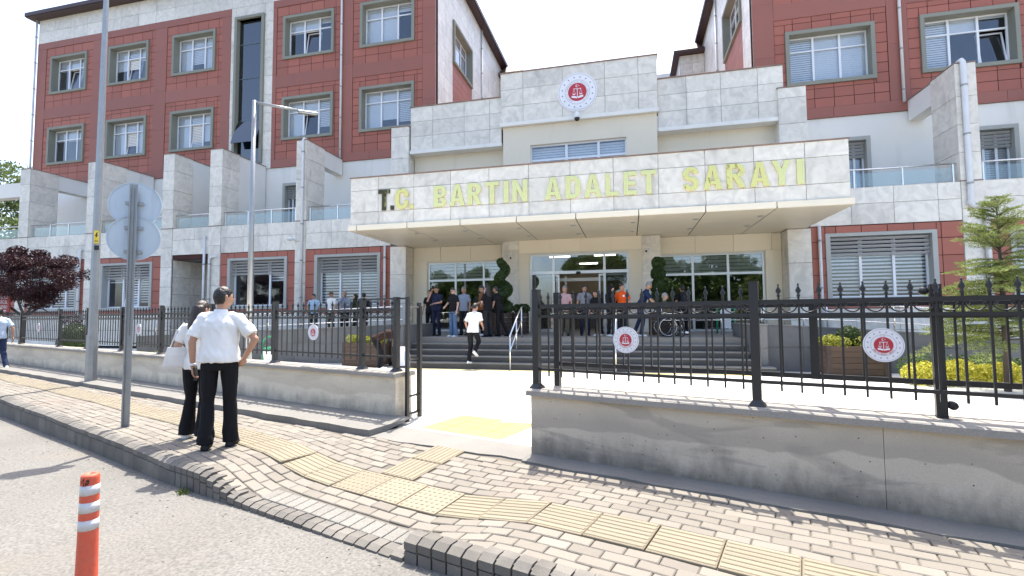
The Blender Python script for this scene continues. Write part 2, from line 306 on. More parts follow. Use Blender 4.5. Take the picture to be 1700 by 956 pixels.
def setmat(o, m):
    if m is None: return
    m = MATS[m] if isinstance(m, str) else m
    if len(o.data.materials) == 0: o.data.materials.append(m)
WM = {}                                   # world matrices of the parents, without waiting for a depsgraph update
def link(o, parent=None, local=False):
    col.objects.link(o)
    if parent is not None:
        o.parent = parent
        if not local: o.matrix_parent_inverse = WM[parent.name].inverted()
    return o
def note(o): WM[o.name] = Matrix.LocRotScale(o.location, o.rotation_euler, o.scale); return o
def obj(name, mb, m, parent=None, local=False, label=None):
    o = bpy.data.objects.new(name, mb if isinstance(mb, bpy.types.Mesh) else mb.mesh(name)); setmat(o, m)
    link(o, parent, local); WM[o.name] = Matrix.Identity(4) if not local else WM[parent.name]
    if label: o['label'] = label
    return o
def tag(o, label, cat, group=None):
    o['label'] = label; o['category'] = cat
    if group: o['group'] = group
    return o
def struct(o): o['kind'] = 'structure'; return o
def thing(name, label, cat, loc=(0, 0, 0), rz=0.0, group=None):
    o = bpy.data.objects.new(name, None); o.empty_display_size = 0.1; col.objects.link(o); o.location = loc; o.rotation_euler = (0, 0, rz); note(o)
    return tag(o, label, cat, group)
def copy_tree(o, parent=None):
    c = o.copy(); col.objects.link(c)
    if parent is not None: c.parent = parent
    note(c)
    for ch in list(o.children): copy_tree(ch, c)
    return c
UNIT = MB().box(-0.5, 0.5, -0.5, 0.5, -0.5, 0.5)
_unit = {}
def unit(m):
    if m not in _unit:
        me = UNIT.mesh('slab_' + m); me.materials.append(MATS[m]); _unit[m] = me
    return _unit[m]
class Pieces:
    """boxes gathered for one thing; the 300 that look largest become parts, the rest one joined part"""
    def __init__(s, name, m, limit=300): s.name = name; s.m = m; s.items = []; s.limit = limit
    def box(s, x0, x1, y0, y1, z0, z1, parent=None):
        if min(x1 - x0, z1 - z0, y1 - y0) > 0.005: s.items.append((x0, x1, y0, y1, z0, z1, parent))
    def flush(s, parent):
        def size(b):
            c = ((b[0] + b[1]) / 2, (b[2] + b[3]) / 2, (b[4] + b[5]) / 2)
            e = sorted((b[1] - b[0], b[3] - b[2], b[5] - b[4]))
            return -e[1] * e[2] / ((c[0]) ** 2 + c[1] ** 2 + (c[2] - 1.4) ** 2) * (0.05 if c[0] > 18 or c[0] < -40 else 1)
        s.items.sort(key=size)
        for b in s.items[:s.limit]:
            o = bpy.data.objects.new(s.name, unit(s.m)); link(o, b[6] or parent)
            o.location = ((b[0] + b[1]) / 2, (b[2] + b[3]) / 2, (b[4] + b[5]) / 2); o.scale = (b[1] - b[0], b[3] - b[2], b[5] - b[4])
        if len(s.items) > s.limit:
            mb = MB()
            for b in s.items[s.limit:]: mb.box(*b[:6])
            o = obj(s.name + '_field', mb, s.m, parent); o['kind'] = 'stuff'
def frange(a, b, step, off=0.0):
    e = [a]; x = a + (off or step)
    while x < b - step * 0.3: e.append(x); x += step
    e.append(b); return e
def lerp_table(tab, x):
    if x <= tab[0][0]: return tab[0][1]
    for (a, va), (b, vb) in zip(tab, tab[1:]):
        if x <= b:
            t = (x - a) / (b - a); return va + (vb - va) * t
    return tab[-1][1]
def smooth(a, b, x):
    t = min(1, max(0, (x - a) / (b - a))); return t * t * (3 - 2 * t)
# ---------------------------------------------------------------- street frame: u along the wall, v towards the building
WA = R(-17.9); OU = Vector((math.cos(WA), math.sin(WA), 0)); OV = Vector((-math.sin(WA), math.cos(WA), 0)); OO = Vector((-0.98, 4.88, 0))
def P(u, v, z=0.0): return OO + OU * u + OV * v + Vector((0, 0, z))
STREET = Matrix(((OU.x, OV.x, 0, OO.x), (OU.y, OV.y, 0, OO.y), (0, 0, 1, 0), (0, 0, 0, 1)))
KERB = [(-40, -1.1), (-20, -1.40), (-10, -1.61), (-5.3, -1.82), (-3, -1.96), (0, -1.97), (3, -1.90), (12, -1.75)]
STRIP = [(-40, 0.0), (-16, -0.36), (-9.4, -0.52), (-6, -0.66), (-3.15, -0.82), (-2.2, -0.95), (-1.3, -1.03), (0, -1.03), (12, -0.95)]
kerb_v = lambda u: lerp_table(KERB, u)
strip_v = lambda u: lerp_table(STRIP, u)
def road_z(x): return -0.18 + 0.014 * (max(-12.0, min(4.0, x)) + 1.5)
def walk_z(u, v):                          # pavement level: flush except where it dips to the dropped kerb
    r = smooth(-2.5, -1.6, u) * (1 - smooth(-0.15, 0.85, u))
    t = min(1.0, max(0.0, (-0.3 - v) / 1.67))
    return -0.155 * r * t + 0.006 * math.sin(u * 2.1 + v) * smooth(-0.4, -0.9, v)
def plaza_z(y): return 0.02 - 0.12 * min(1.0, max(0.0, (y - 6.5) / 6.5))

g = MB(); g.box(-700, 700, -700, 700, -0.75, -0.70)
struct(obj('ground', g, 'ground_earth'))
# road sheet
rm = MB(); xs = [-400, -60, -30, -12, -9, -6, -4, -2, 0, 2, 4, 10, 30, 400]; vs_ = []
for i, x in enumerate(xs):
    u = (x + 0.98) / OU.x
    edge = P(max(-39, min(11, u)), kerb_v(max(-39, min(11, u))) + 0.05) if -39 < u < 11 else P(u, kerb_v(u) + 0.05)
    vs_ += [(edge.x, edge.y, road_z(edge.x)), (edge.x - 2, edge.y - 12, road_z(edge.x)), (edge.x - 2, edge.y - 60, road_z(edge.x))]
rm.add(vs_, [q for i in range(len(xs) - 1) for q in ((3 * i + 1, 3 * i + 4, 3 * i + 3, 3 * i), (3 * i + 2, 3 * i + 5, 3 * i + 4, 3 * i + 1))])
struct(obj('road', rm, 'road'))
gr = MB()
for k in range(140):                       # loose chips lying by the kerb
    u = random.uniform(-7, 1.5); v = kerb_v(u) - abs(random.gauss(0.03, 0.35)) - 0.03; p = P(u, v); s = random.uniform(0.002, 0.006)
    gr.box(p.x - s, p.x + s, p.y - s * 0.8, p.y + s * 0.8, road_z(p.x) - 0.002, road_z(p.x) + s)
o = obj('loose_gravel', gr, 'kerb_stone'); tag(o, 'loose gravel chips scattered on the road along the kerb', 'gravel'); o['kind'] = 'stuff'

# pavement: bed sheet, then pavers, tactile tiles and kerb blocks as pieces
sw = MB(); us = np.arange(-40, 12.01, 0.2); rows = 14; vv = []
for u in us:
    lo = kerb_v(u) + 0.03; hi = 0.20
    for k in range(rows + 1):
        v = lo + (hi - lo) * k / rows; p = P(u, v); vv.append((p.x, p.y, walk_z(u, v) - 0.012))
n1 = rows + 1
sw.add(vv, [(i * n1 + k, (i + 1) * n1 + k, (i + 1) * n1 + k + 1, i * n1 + k + 1) for i in range(len(us) - 1) for k in range(rows)])
pavement = struct(obj('pavement', sw, 'mortar_bed'))
PL, PW = 0.208, 0.1045
def paver_mesh(l, w, m, c=0.006, h=0.05):
    me = MB().chamfer(-l / 2, l / 2, -w / 2, w / 2, -h, 0, c).mesh('paver'); me.materials.append(MATS[m]); return me
pav_me = paver_mesh(PL - 0.007, PW - 0.007, 'paver')
def slope_rot(u, v, du=0.1, dv=0.1, ang=0.0):
    dzu = (walk_z(u + du, v) - walk_z(u - du, v)) / (2 * du); dzv = (walk_z(u, v + dv) - walk_z(u, v - dv)) / (2 * dv)
    ca, sa = math.cos(ang), math.sin(ang)
    a = (OU * ca + OV * sa + Vector((0, 0, dzu * ca + dzv * sa))).normalized(); b = (-OU * sa + OV * ca + Vector((0, 0, -dzu * sa + dzv * ca)))
    n = a.cross(b).normalized(); b = n.cross(a)
    return Matrix(((a.x, b.x, n.x), (a.y, b.y, n.y), (a.z, b.z, n.z)))
spots = []
def in_special(u, v):
    s = strip_v(u)
    if -1.06 < u < -0.64 and s - 0.02 < v < -0.24: return True
    if -1.62 < u < 0.12 and v < kerb_v(u) + 0.30: return True
    return False
for side in (1, -1):
    for r in range(24):
        off = (r % 2) * PL / 2
        for i in range(int(-26 / PL), int(6 / PL)):
            u = i * PL + off + 0.5 * PL; s = strip_v(u)
            v = s + 0.006 + (r + 0.5) * PW if side == 1 else s - 0.406 - (r + 0.5) * PW
            lim = -0.27 if u > -2.0 else -0.33
            if v > lim or v < kerb_v(u) + 0.115 or in_special(u, v): continue
            spots.append((u, v, math.atan2(strip_v(u + 0.1) - strip_v(u - 0.1), 0.2)))
def near(u, v): p = P(u, v); return p.x ** 2 + p.y ** 2 + (40 if p.x > p.y * 0.9 or p.x < -1.9 * p.y else 0)
spots.sort(key=lambda q: near(q[0], q[1]))
rest = MB()
for k, (u, v, a) in enumerate(spots):
    z = walk_z(u, v) + random.gauss(0, 0.002); p = P(u, v, z)
    M3 = slope_rot(u, v, ang=a) @ Euler((random.gauss(0, 0.013), random.gauss(0, 0.013), random.gauss(0, 0.013))).to_matrix()
    if k < 300:
        o = bpy.data.objects.new('paver', pav_me); link(o, pavement); o.location = p; o.rotation_euler = M3.to_euler()
    else:
        l, w = PL / 2 - 0.0035, PW / 2 - 0.0035; c = 0.005
        M4 = Matrix.Translation(p) @ M3.to_4x4()
        b = [(-l, -w), (l, -w), (l, w), (-l, w)]
        vs_ = [M4 @ Vector((x, y, -0.02)) for x, y in b] + [M4 @ Vector((x, y, -c)) for x, y in b] + [M4 @ Vector((x * (1 - c / l), y * (1 - c / w), 0)) for x, y in b]
        rest.add(vs_, [(8, 9, 10, 11)] + [(q, (q + 1) % 4, (q + 1) % 4 + 4, q + 4) for q in range(4)] + [(q + 4, (q + 1) % 4 + 4, (q + 1) % 4 + 8, q + 8) for q in range(4)])
o = obj('paver_field', rest, 'paver', pavement); o['kind'] = 'stuff'
# lighter infill blocks behind the dropped kerb
inf_me = paver_mesh(0.103, 0.165, 'infill_block', 0.004)
u = -1.58
while u < 0.05:
    v = kerb_v(u) + 0.21; o = bpy.data.objects.new('infill_block', inf_me); link(o, pavement); o.location = P(u, v, walk_z(u, v) + 0.002); o.rotation_euler = slope_rot(u, v).to_euler(); u += 0.112
# tactile tiles, ridged along the way, blistered at the turn
TL = 0.40
def tile_base(): return MB().chamfer(-TL / 2 + 0.004, TL / 2 - 0.004, -TL / 2 + 0.004, TL / 2 - 0.004, -0.04, 0.004, 0.004)
rb = tile_base()
for k in range(7):
    y = -0.165 + k * 0.055; rb.chamfer(-0.19, 0.19, y - 0.017, y + 0.017, 0.0035, 0.0095, 0.004)
ridge_me = rb.mesh('tactile_tile'); ridge_me.materials.append(MATS['tactile'])
bb = tile_base()
for i in range(7):
    for j in range(7): x, y = -0.165 + i * 0.055, -0.165 + j * 0.055; bb.chamfer(x - 0.012, x + 0.012, y - 0.012, y + 0.012, 0.0035, 0.009, 0.005)
blister_me = bb.mesh('tactile_tile'); blister_me.materials.append(MATS['tactile'])
def tile(me, u, v, ang=0.0):
    o = bpy.data.objects.new('tactile_tile', me); link(o, pavement); o.location = P(u, v, walk_z(u, v) + 0.001 + random.gauss(0, 0.0015))
    o.rotation_euler = (slope_rot(u, v, 0.2, 0.2) @ Euler((random.gauss(0, .006), random.gauss(0, .006), ang)).to_matrix()).to_euler()
for i in range(-58, 18):
    u = -1.25 + TL * (i + 0.5); s = strip_v(u) - 0.20
    tile(blister_me if 0 <= i < 3 else ridge_me, u, s, math.atan2(strip_v(u + 0.2) - strip_v(u - 0.2), 0.4))
for k in range(2): tile(ridge_me, -0.85, -1.03 + 0.2 + 0.005 + k * 0.402, math.pi / 2)
# kerb: blocks in two courses, chamfered top
def kerb_block(u, w):
    v = kerb_v(u); top = walk_z(u, v) ; zb = road_z(P(u, v).x) - 0.05
    if u > 0.10: top = max(top, -0.022)
    top = max(top, road_z(P(u, v).x) + 0.03) + 0.006 + random.gauss(0, 0.002)
    drop = top - road_z(P(u, v).x) < 0.09; c = 0.05 if not drop else 0.035; mid = top - (0.085 if not drop else 0.03)
    g_ = w / 2 - 0.006; mb = MB()
    pf = [(0.0, mid + 0.008), (0.0, top - c * 0.55), (c * 1.1, top), (0.13, top), (0.13, zb), (0.012, zb), (0.012, mid + 0.008)]
    pf2 = [(0.004, zb), (0.004, mid - 0.004), (0.012, mid - 0.004), (0.012, zb)]
    for poly in ([pf, pf2] if not drop else [[(0, zb), (0, top - 0.02), (0.05, top), (0.13, top), (0.13, zb)]]):
        n = len(poly); vs_ = [P(u - g_, v + a, b) for a, b in poly] + [P(u + g_, v + a, b) for a, b in poly]
        mb.add(vs_, [tuple(range(n))[::-1], tuple(range(n, 2 * n))] + [(q, (q + 1) % n, (q + 1) % n + n, q + n) for q in range(n)])
    return mb
kb = bpy.data.objects.new('kerb', None); kb.empty_display_size = 0.1; col.objects.link(kb); kb.location = P(0, -1.97, -0.18); note(kb); struct(kb)
u = 4.0; kerb_rest = MB(); nk = 0
while u > -30:
    w = 0.115 if u > -3 else 0.135
    mb = kerb_block(u, w * random.uniform(0.97, 1.0))
    if u > -24: obj('kerb_block', mb, 'kerb_stone', kb)
    else: kerb_rest.add(mb.v, mb.f)
    u -= w
o = obj('kerb_block_field', kerb_rest, 'kerb_stone', kb); o['kind'] = 'stuff'

# concrete strips: footing of the walls, gate threshold
def sheet(name, poly, z0, z1, m):
    n = len(poly); mb = MB(); a = [P(u, v, z0) for u, v in poly]; b = [P(u, v, z1(u, v) if callable(z1) else z1) for u, v in poly]
    mb.add(a + b, [tuple(range(n))[::-1], tuple(range(n, 2 * n))] + [(k, (k + 1) % n, (k + 1) % n + n, k + n) for k in range(n)]); return struct(obj(name, mb, m))
def strip_mesh(name, u0, u1, fv0, fv1, fz, m, du=0.25, depth=0.12, nv=3):
    mb = MB(); n = max(2, int((u1 - u0) / du)); rng_ = [u0 + (u1 - u0) * i / n for i in range(n + 1)]; vs_ = []
    for u in rng_:
        a, b = fv0(u), fv1(u); vs_.append(P(u, a, fz(u, 0) - depth))
        for k in range(nv + 1): vs_.append(P(u, a + (b - a) * k / nv, fz(u, k / nv)))
    w = nv + 2
    mb.add(vs_, [(i * w + k, (i + 1) * w + k, (i + 1) * w + k + 1, i * w + k + 1) for i in range(n) for k in range(w - 1)]
           + [tuple(range(w))[::-1], tuple(n * w + k for k in range(w))]); return struct(obj(name, mb, m))
wob = lambda u, s: 0.012 * math.sin(u * 7.3 + s) + 0.008 * math.sin(u * 17.1 + 2 * s)
strip_mesh('footing_right', 0.02, 9.0, lambda u: -0.25 + wob(u, 1), lambda u: 0.05, lambda u, k: 0.008 + 0.012 * k, 'concrete_floor')
strip_mesh('footing_left', -30, -2.0, lambda u: -0.30 + wob(u, 2), lambda u: 0.42, lambda u, k: 0.075 + 0.02 * k, 'concrete_floor')
strip_mesh('threshold', -1.98, 0.01, lambda u: -0.26 + 1.4 * wob(u, 3) + 0.06 * (u + 1), lambda u: 0.205, lambda u, k: 0.006 + 0.014 * k, 'concrete_floor', 0.12)

# forecourt: sheet falling gently to the steps, tiles as pieces where the gate shows them
pz = MB(); ys = [0.215, 1.0, 2.0, 3.5, 5.0, 6.5, 8.0, 10, 14, 30]; uu = list(range(-48, 33, 3)); vs_ = []
for u in uu:
    for v in ys: p = P(u, v); vs_.append((p.x, p.y, plaza_z(p.y) - 0.012))
n1 = len(ys)
pz.add(vs_, [(i * n1 + k, (i + 1) * n1 + k, (i + 1) * n1 + k + 1, i * n1 + k + 1) for i in range(len(uu) - 1) for k in range(n1 - 1)])
fc = struct(obj('forecourt', pz, 'plaza_bed'))
tl_me = MB().chamfer(-0.446, 0.446, -0.221, 0.221, -0.03, 0, 0.004).mesh('paving_tile'); tl_me.materials.append(MATS['plaza_tile'])
spots = []
for j in range(0, 26):
    y = 4.6 + 0.45 * j
    for i in range(-14, 14):
        x = -0.3 + 0.9 * i + (0.45 if j % 2 else 0); d = Vector((x, y, 0)) - OO; u, v = d.dot(OU), d.dot(OV)
        if y > 12.9 or v < 0.36 + 0.16 + 0.2: continue
        if -1.95 < u < -0.3 and v < 1.35: continue
        spots.append((abs(x / y + 0.17) * 6 + y * 0.2, x, y))
spots.sort()
tr = MB()
for k, (s, x, y) in enumerate(spots):
    if k < 260:
        o = bpy.data.objects.new('paving_tile', tl_me); link(o, fc); o.location = (x, y, plaza_z(y) + random.gauss(0, 0.0008)); o.rotation_euler = (-math.atan2(0.12, 6.5) if 6.5 < y < 13 else 0, 0, 0)
    else: tr.box(x - 0.446, x + 0.446, y - 0.221, y + 0.221, plaza_z(y) - 0.03, plaza_z(y + 0.2))
o = obj('paving_tile_field', tr, 'plaza_tile', fc); o['kind'] = 'stuff'
# yellow warning tiles just inside the gate, guiding strip beyond
ye = MB(); ye.box(-0.145, 0.145, -0.145, 0.145, -0.02, 0.0)
for i in range(5):
    for j in range(5): ye.chamfer(-0.128 + i * 0.064 - 0.014, -0.128 + i * 0.064 + 0.014, -0.128 + j * 0.064 - 0.014, -0.128 + j * 0.064 + 0.014, -0.001, 0.006, 0.005)
ye_me = ye.mesh('warning_tile'); ye_me.materials.append(MATS['yellow_paint'])
for i in range(4):
    for j in range(3):
        o = bpy.data.objects.new('warning_tile', ye_me); link(o, fc); o.location = P(-1.58 + 0.296 * i, 0.42 + 0.296 * j, 0.021); o.rotation_euler = (0, 0, WA)
fl = MB(); fl.add([P(-1.97, 0.21, 0.018), P(-0.01, 0.21, 0.018), P(-0.01, 1.4, 0.016), P(-1.97, 1.4, 0.016)], [(0, 1, 2, 3)])
struct(obj('gate_apron', fl, 'plaza_tile'))
gd = MB()
for k in range(15):
    for j in range(4): gd.box(-1.45 + 0.09 * j, -1.40 + 0.09 * j, 6.75 + k * 0.402, 7.10 + k * 0.402, plaza_z(6.75 + k * 0.4) - 0.012, plaza_z(7.1 + k * 0.4) + 0.006)
o = obj('guiding_strip', gd, 'plaza_tile', fc)
# strip of yellow paint along the foot of the steps
yl = MB().box(-6.2, 3.0, 12.72, 12.98, plaza_z(12.9) - 0.02, plaza_z(12.9) + 0.004)
obj('painted_strip', yl, 'yellow_paint', fc)
# ---------------------------------------------------------------- courthouse
P1, P3, YC, PF = 19.5, 22.5, 15.6, 20.25           # ground floor front, upper front, canopy front, recessed entrance flanks
XL, XR, XE, XW = -9.28, 5.5, -36.6, 24.0           # wing corners, far ends
CH = thing('courthouse', 'courthouse of pale marble and red panels with a deep entrance canopy', 'building', (-1.9, 20.0, 0))
slabs = Pieces('stone_slab', 'marble'); reds = Pieces('red_panel', 'red_panel'); redb = Pieces('red_band', 'red_band', 120)
G = 0.007
def holes_wall(mb, x0, x1, z0, z1, y0, y1, holes):
    xs = sorted({x0, x1} | {h[0] for h in holes} | {h[1] for h in holes}); zs = sorted({z0, z1} | {h[2] for h in holes} | {h[3] for h in holes})
    xs = [x for x in xs if x0 <= x <= x1]; zs = [z for z in zs if z0 <= z <= z1]
    for a, b in zip(xs, xs[1:]):
        run = None
        for c, d in list(zip(zs, zs[1:])) + [(None, None)]:
            solid = c is not None and not any(h[0] - 1e-6 <= a and b <= h[1] + 1e-6 and h[2] - 1e-6 <= c and d <= h[3] + 1e-6 for h in holes)
            if solid and run is None: run = c
            if solid: last = d
            if not solid and run is not None: mb.box(a, b, y0, y1, run, last); run = None
def clip_cells(xe, ze, holes, fn):
    for a, b in zip(xe, xe[1:]):
        for c, d in zip(ze, ze[1:]):
            cells = [(a, b, c, d)]
            for h in holes:
                nxt = []
                for (p, q, r, s) in cells:
                    if q <= h[0] or p >= h[1] or s <= h[2] or r >= h[3]: nxt.append((p, q, r, s)); continue
                    if p < h[0]: nxt.append((p, h[0], r, s))
                    if q > h[1]: nxt.append((h[1], q, r, s))
                    pp, qq = max(p, h[0]), min(q, h[1])
                    if r < h[2]: nxt.append((pp, qq, r, h[2]))
                    if s > h[3]: nxt.append((pp, qq, h[3], s))
                cells = nxt
            for (p, q, r, s) in cells:
                if q - p > 0.06 and s - r > 0.06: fn(p + G, q - G, r + G, s - G)
def clad(xe, ze, y, pieces=slabs, holes=(), t=0.028):
    q = 0.005 if pieces is reds else 0.0
    clip_cells(xe, ze, holes, lambda a, b, c, d: pieces.box(a + q, b - q, y, y + t, c + q, d - q))
def clad_x(ye, ze, x, pieces=slabs, holes=(), t=0.028):      # x is the outer face, slab reaches x -+ t inward (sign of t)
    clip_cells(ye, ze, holes, lambda a, b, c, d: pieces.box(min(x, x + t), max(x, x + t), a, b, c, d))

def window(M, w, h, kind='upper', sash=None, cover=(1, 1, 1), surround='surround', blind='blind', recess=0.30):
    sw_ = 0.15
    f = MB(); x0, x1, z0, z1 = sw_, w - sw_, sw_, h - sw_; y = recess; fb = 0.055
    if kind == 'ground': z1 = h - 0.12
    tz = z0 + (z1 - z0) * 0.71
    cols = [x0 + (x1 - x0) * k / 3 for k in range(4)]
    f.box(x0, x1, y, y + 0.07, z0, z0 + fb); f.box(x0, x1, y, y + 0.07, z1 - fb, z1); f.box(x0, x1, y + 0.002, y + 0.068, tz - 0.03, tz + 0.03)
    for k, x in enumerate(cols):
        b = fb if k in (0, 3) else 0.042
        xa = x if k == 0 else (x - fb if k == 3 else x - b); xb = x + fb if k == 0 else (x if k == 3 else x + b)
        f.box(xa, xb, y + 0.001, y + 0.069, z0 + 0.001, z1 - 0.001)
    win = obj('window', f.xf(M), 'pvc', CH)
    s = MB(); pr = -0.10 if kind != 'ground' else -0.06
    s.box(0, sw_, pr, recess + 0.08, 0, h); s.box(w - sw_, w, pr, recess + 0.08, 0, h)
    s.box(sw_, w - sw_, pr + 0.001, recess + 0.079, h - sw_ if kind != 'ground' else h - 0.12, h); s.box(sw_, w - sw_, pr + 0.001, recess + 0.079, 0, sw_)
    obj('surround', s.xf(M), surround, win)
    for k in range(3):
        for r, (a, b) in enumerate(((z0 + fb, tz - 0.03), (tz + 0.03, z1 - fb))):
            if sash is not None and sash == k and r == 0: continue
            xa, xb = cols[k] + 0.043, cols[k + 1] - 0.043
            obj('pane', MB().box(xa, xb, y + 0.03, y + 0.038, a, b).xf(M), 'pane', win)
    if sash is not None:                                    # tilted inward, hinged at the foot
        xa, xb, a, b = cols[sash] + 0.05, cols[sash + 1] - 0.05, z0 + fb, tz - 0.03; sm = MB(); th = 0.05
        sm.box(xa, xa + th, 0, 0.05, a, b); sm.box(xb - th, xb, 0, 0.05, a, b); sm.box(xa + th, xb - th, 0.001, 0.049, a, a + th); sm.box(xa + th, xb - th, 0.001, 0.049, b - th, b)
        T = M @ Matrix.Translation((0, y + 0.02, a)) @ Matrix.Rotation(R(-9), 4, 'X') @ Matrix.Translation((0, 0, -a))
        obj('sash', sm.xf(T), 'pvc', win); obj('pane', MB().box(xa + th, xb - th, 0.02, 0.028, a + th, b - th).xf(T), 'pane', win)
    bl = MB(); yb = y + 0.10
    for k in range(3):
        top, bot = z1 - 0.03, z1 - 0.03 - (z1 - z0 - 0.06) * cover[k]; z = top if kind != 'ground' else z1 - (z1 - z0) * 0.31
        pitch = 0.130 if kind == 'ground' else 0.095; wd = 0.066 if kind == 'ground' else (0.082 if (k + int(w * 97)) % 3 else 0.066)
        while z - wd > bot:
            bl.add([(cols[k] + 0.02, yb, z), (cols[k + 1] - 0.02, yb, z), (cols[k + 1] - 0.02, yb + 0.02, z - wd), (cols[k] + 0.02, yb + 0.02, z - wd)], [(0, 1, 2, 3)]); z -= pitch
    if bl.v: obj('blind', bl.xf(M), blind, win)
    if kind == 'ground' or kind == 'small':                  # fixed sun louvre over the upper third
        lv = MB(); n = 5; zt = z1 - 0.02; zz = z1 - (z1 - z0) * 0.33
        for k in range(n):
            z = zz + (zt - zz) * (k + 0.4) / n
            lv.add([(x0 + 0.02, 0.05, z + 0.045), (x1 - 0.02, 0.05, z + 0.045), (x1 - 0.02, 0.13, z - 0.03), (x0 + 0.02, 0.13, z - 0.03),
                    (x0 + 0.02, 0.06, z + 0.055), (x1 - 0.02, 0.06, z + 0.055), (x1 - 0.02, 0.14, z - 0.02), (x0 + 0.02, 0.14, z - 0.02)],
                   [(0, 3, 2, 1), (4, 5, 6, 7), (0, 1, 5, 4), (1, 2, 6, 5), (2, 3, 7, 6), (3, 0, 4, 7)])
        for x in ((x0 + 0.05, x1 - 0.05) if kind == 'small' else (x0 + 0.03, (x0 * 2 + x1) / 3, (x0 + 2 * x1) / 3, x1 - 0.03)): lv.box(x - 0.02, x + 0.02, 0.145, 0.19, zz, zt)
        obj('louvre', lv.xf(M), 'louvre', win)
    return win
T = Matrix.Translation
WZ1, WZ2 = (11.03, 13.44), (15.58, 18.04)
RB, BD, RT, EV = 9.56, (14.03, 14.74), 19.05, 20.61

# ---- wings: red bays at P3
def bay(x0, x1, wx0, wx1, zlo, zhi, wz):
    hole = (wx0, wx1, wz[0], wz[1]); w = 0.735
    e = frange(x0, x1, w); z = frange(zlo, zhi, 0.42)
    clad(e, z, P3 - 0.02, reds, [hole])
def red_wing(x0, x1, wins, edge0=0.45, edge1=0.85):
    """wins: list of (x0,x1); bays sit round each window, smooth bands between them"""
    holes = [(a, b, *z) for a, b in wins for z in (WZ1, WZ2)]
    mb = MB(); holes_wall(mb, x0, x1, RB, RT, P3, P3 + 0.30, holes); obj('wall', mb, 'red_joint', CH)
    bx = [(a - 0.42, b + 0.45) for a, b in wins]
    for (a, b), (wa, wb) in zip(bx, wins):
        bay(a, b, wa, wb, RB + 0.45, BD[0], WZ1); bay(a, b, wa, wb, BD[1], RT - 0.42, WZ2)
    cuts = [x0] + [v for q in bx for v in q] + [x1]
    for k in range(0, len(cuts), 2):
        a, b = cuts[k], cuts[k + 1]
        for c, d in zip(*(lambda e: (e, e[1:]))(frange(RB + 0.45, RT - 0.42, 2.4))): redb.box(a + G, b - G, P3 - 0.045, P3 - 0.015, c + G / 2, d - G / 2)
    for z0, z1 in ((RB, RB + 0.45), BD, (RT - 0.42, RT)):
        if (z0, z1) == BD:
            for a, b in bx: redb.box(a, b, P3 - 0.04, P3 - 0.01, z0, z1)
        else:
            for c, d in zip(*(lambda e: (e, e[1:]))(frange(x0, x1, 3.0))): redb.box(c + G, d - G, P3 - 0.05, P3 - 0.02, z0 + 0.004, z1 - 0.004)
LW1 = [(-35.42, -32.42), (-30.68, -27.62), (-25.86, -22.8)]; LW2 = [(-18.28, -15.11), (-13.55, -10.44)]; RW = [(6.77, 10.12), (11.72, 15.03), (16.6, 19.8)]
red_wing(XE, -21.75, LW1); red_wing(-18.95, XL, LW2); red_wing(XR, XW, RW)
sash_pick = {(0, 1): 1, (1, 1): 1, (1, 0): 1, (2, 0): 1, (3, 1): 1, (3, 0): 1, (6, 0): 2, (6, 1): 1}
covers = {(0, 1): (.32, .32, .32), (0, 0): (.32, .32, .32), (1, 1): (.6, .6, .4), (3, 1): (.35, .35, .15), (3, 0): (1, .4, .75), (4, 0): (1, .75, .85), (4, 1): (1, 1, .2), (6, 0): (.95, .3, .05), (5, 0): (.97, 1, 1), (5, 1): (1, .6, 1)}
for i, (a, b) in enumerate(LW1 + LW2 + RW):
    for r, z in enumerate((WZ1, WZ2)):
        window(T((a, P3, z[0])), b - a, z[1] - z[0], 'upper', sash_pick.get((i, r)), covers.get((i, r), ((1, 1, 1), (.97, 1, .8), (1, .72, 1))[(i * 2 + r) % 3]))
# stone crown, stair strip, white storey below
for q in ((XE, XL), (XR, XW)): obj('wall', MB().box(*q, P3, P3 + 0.3, RT, EV), 'stone_joint', CH)
st = MB(); holes_wall(st, -21.75, -18.95, RB, RT, P3, P3 + 0.3, [(-21.45, -19.5, 9.9, 18.3)]); obj('wall', st, 'stone_joint', CH)
for a, b in ((XE, XL), (XR, XW)): clad(frange(a, b, 1.35), [RT, RT + 0.75, EV], P3 - 0.03)
clad([-21.75, -21.45, -19.5, -18.95], frange(RB, RT, 1.05), P3 - 0.03, holes=[(-21.45, -19.5, 9.9, 18.3)])
cf = MB()
for x in (-21.45, -19.66): cf.box(x, x + 0.16, P3 - 0.14, P3 + 0.25, 9.9, 18.45)
cf.box(-21.29, -19.66, P3 - 0.135, P3 + 0.24, 18.3, 18.45)
cw = obj('window', cf, 'surround', CH, label='tall strip of dark stairwell glazing')
cg = MB(); zz = [9.9, 11.7, 12.4, 14.9, 16.9, 18.3]
for z in zz[1:-1]: cg.box(-21.29, -19.66, P3 + 0.10, P3 + 0.16, z - 0.03, z + 0.03)
obj('frame', cg, 'curtain_glass_frame', cw)
for a, b in zip(zz, zz[1:]):
    if a == 11.7: continue
    obj('pane', MB().box(-21.29, -19.66, P3 + 0.12, P3 + 0.13, a + 0.03, b - 0.03), 'pane_curtain', cw)
obj('pane', MB().box(0, 1.6, 0, 0.03, -1.45, 0).xf(T((-21.27, P3 + 0.08, 12.4)) @ Matrix.Rotation(R(-20), 4, 'X')), 'pane_curtain', cw)
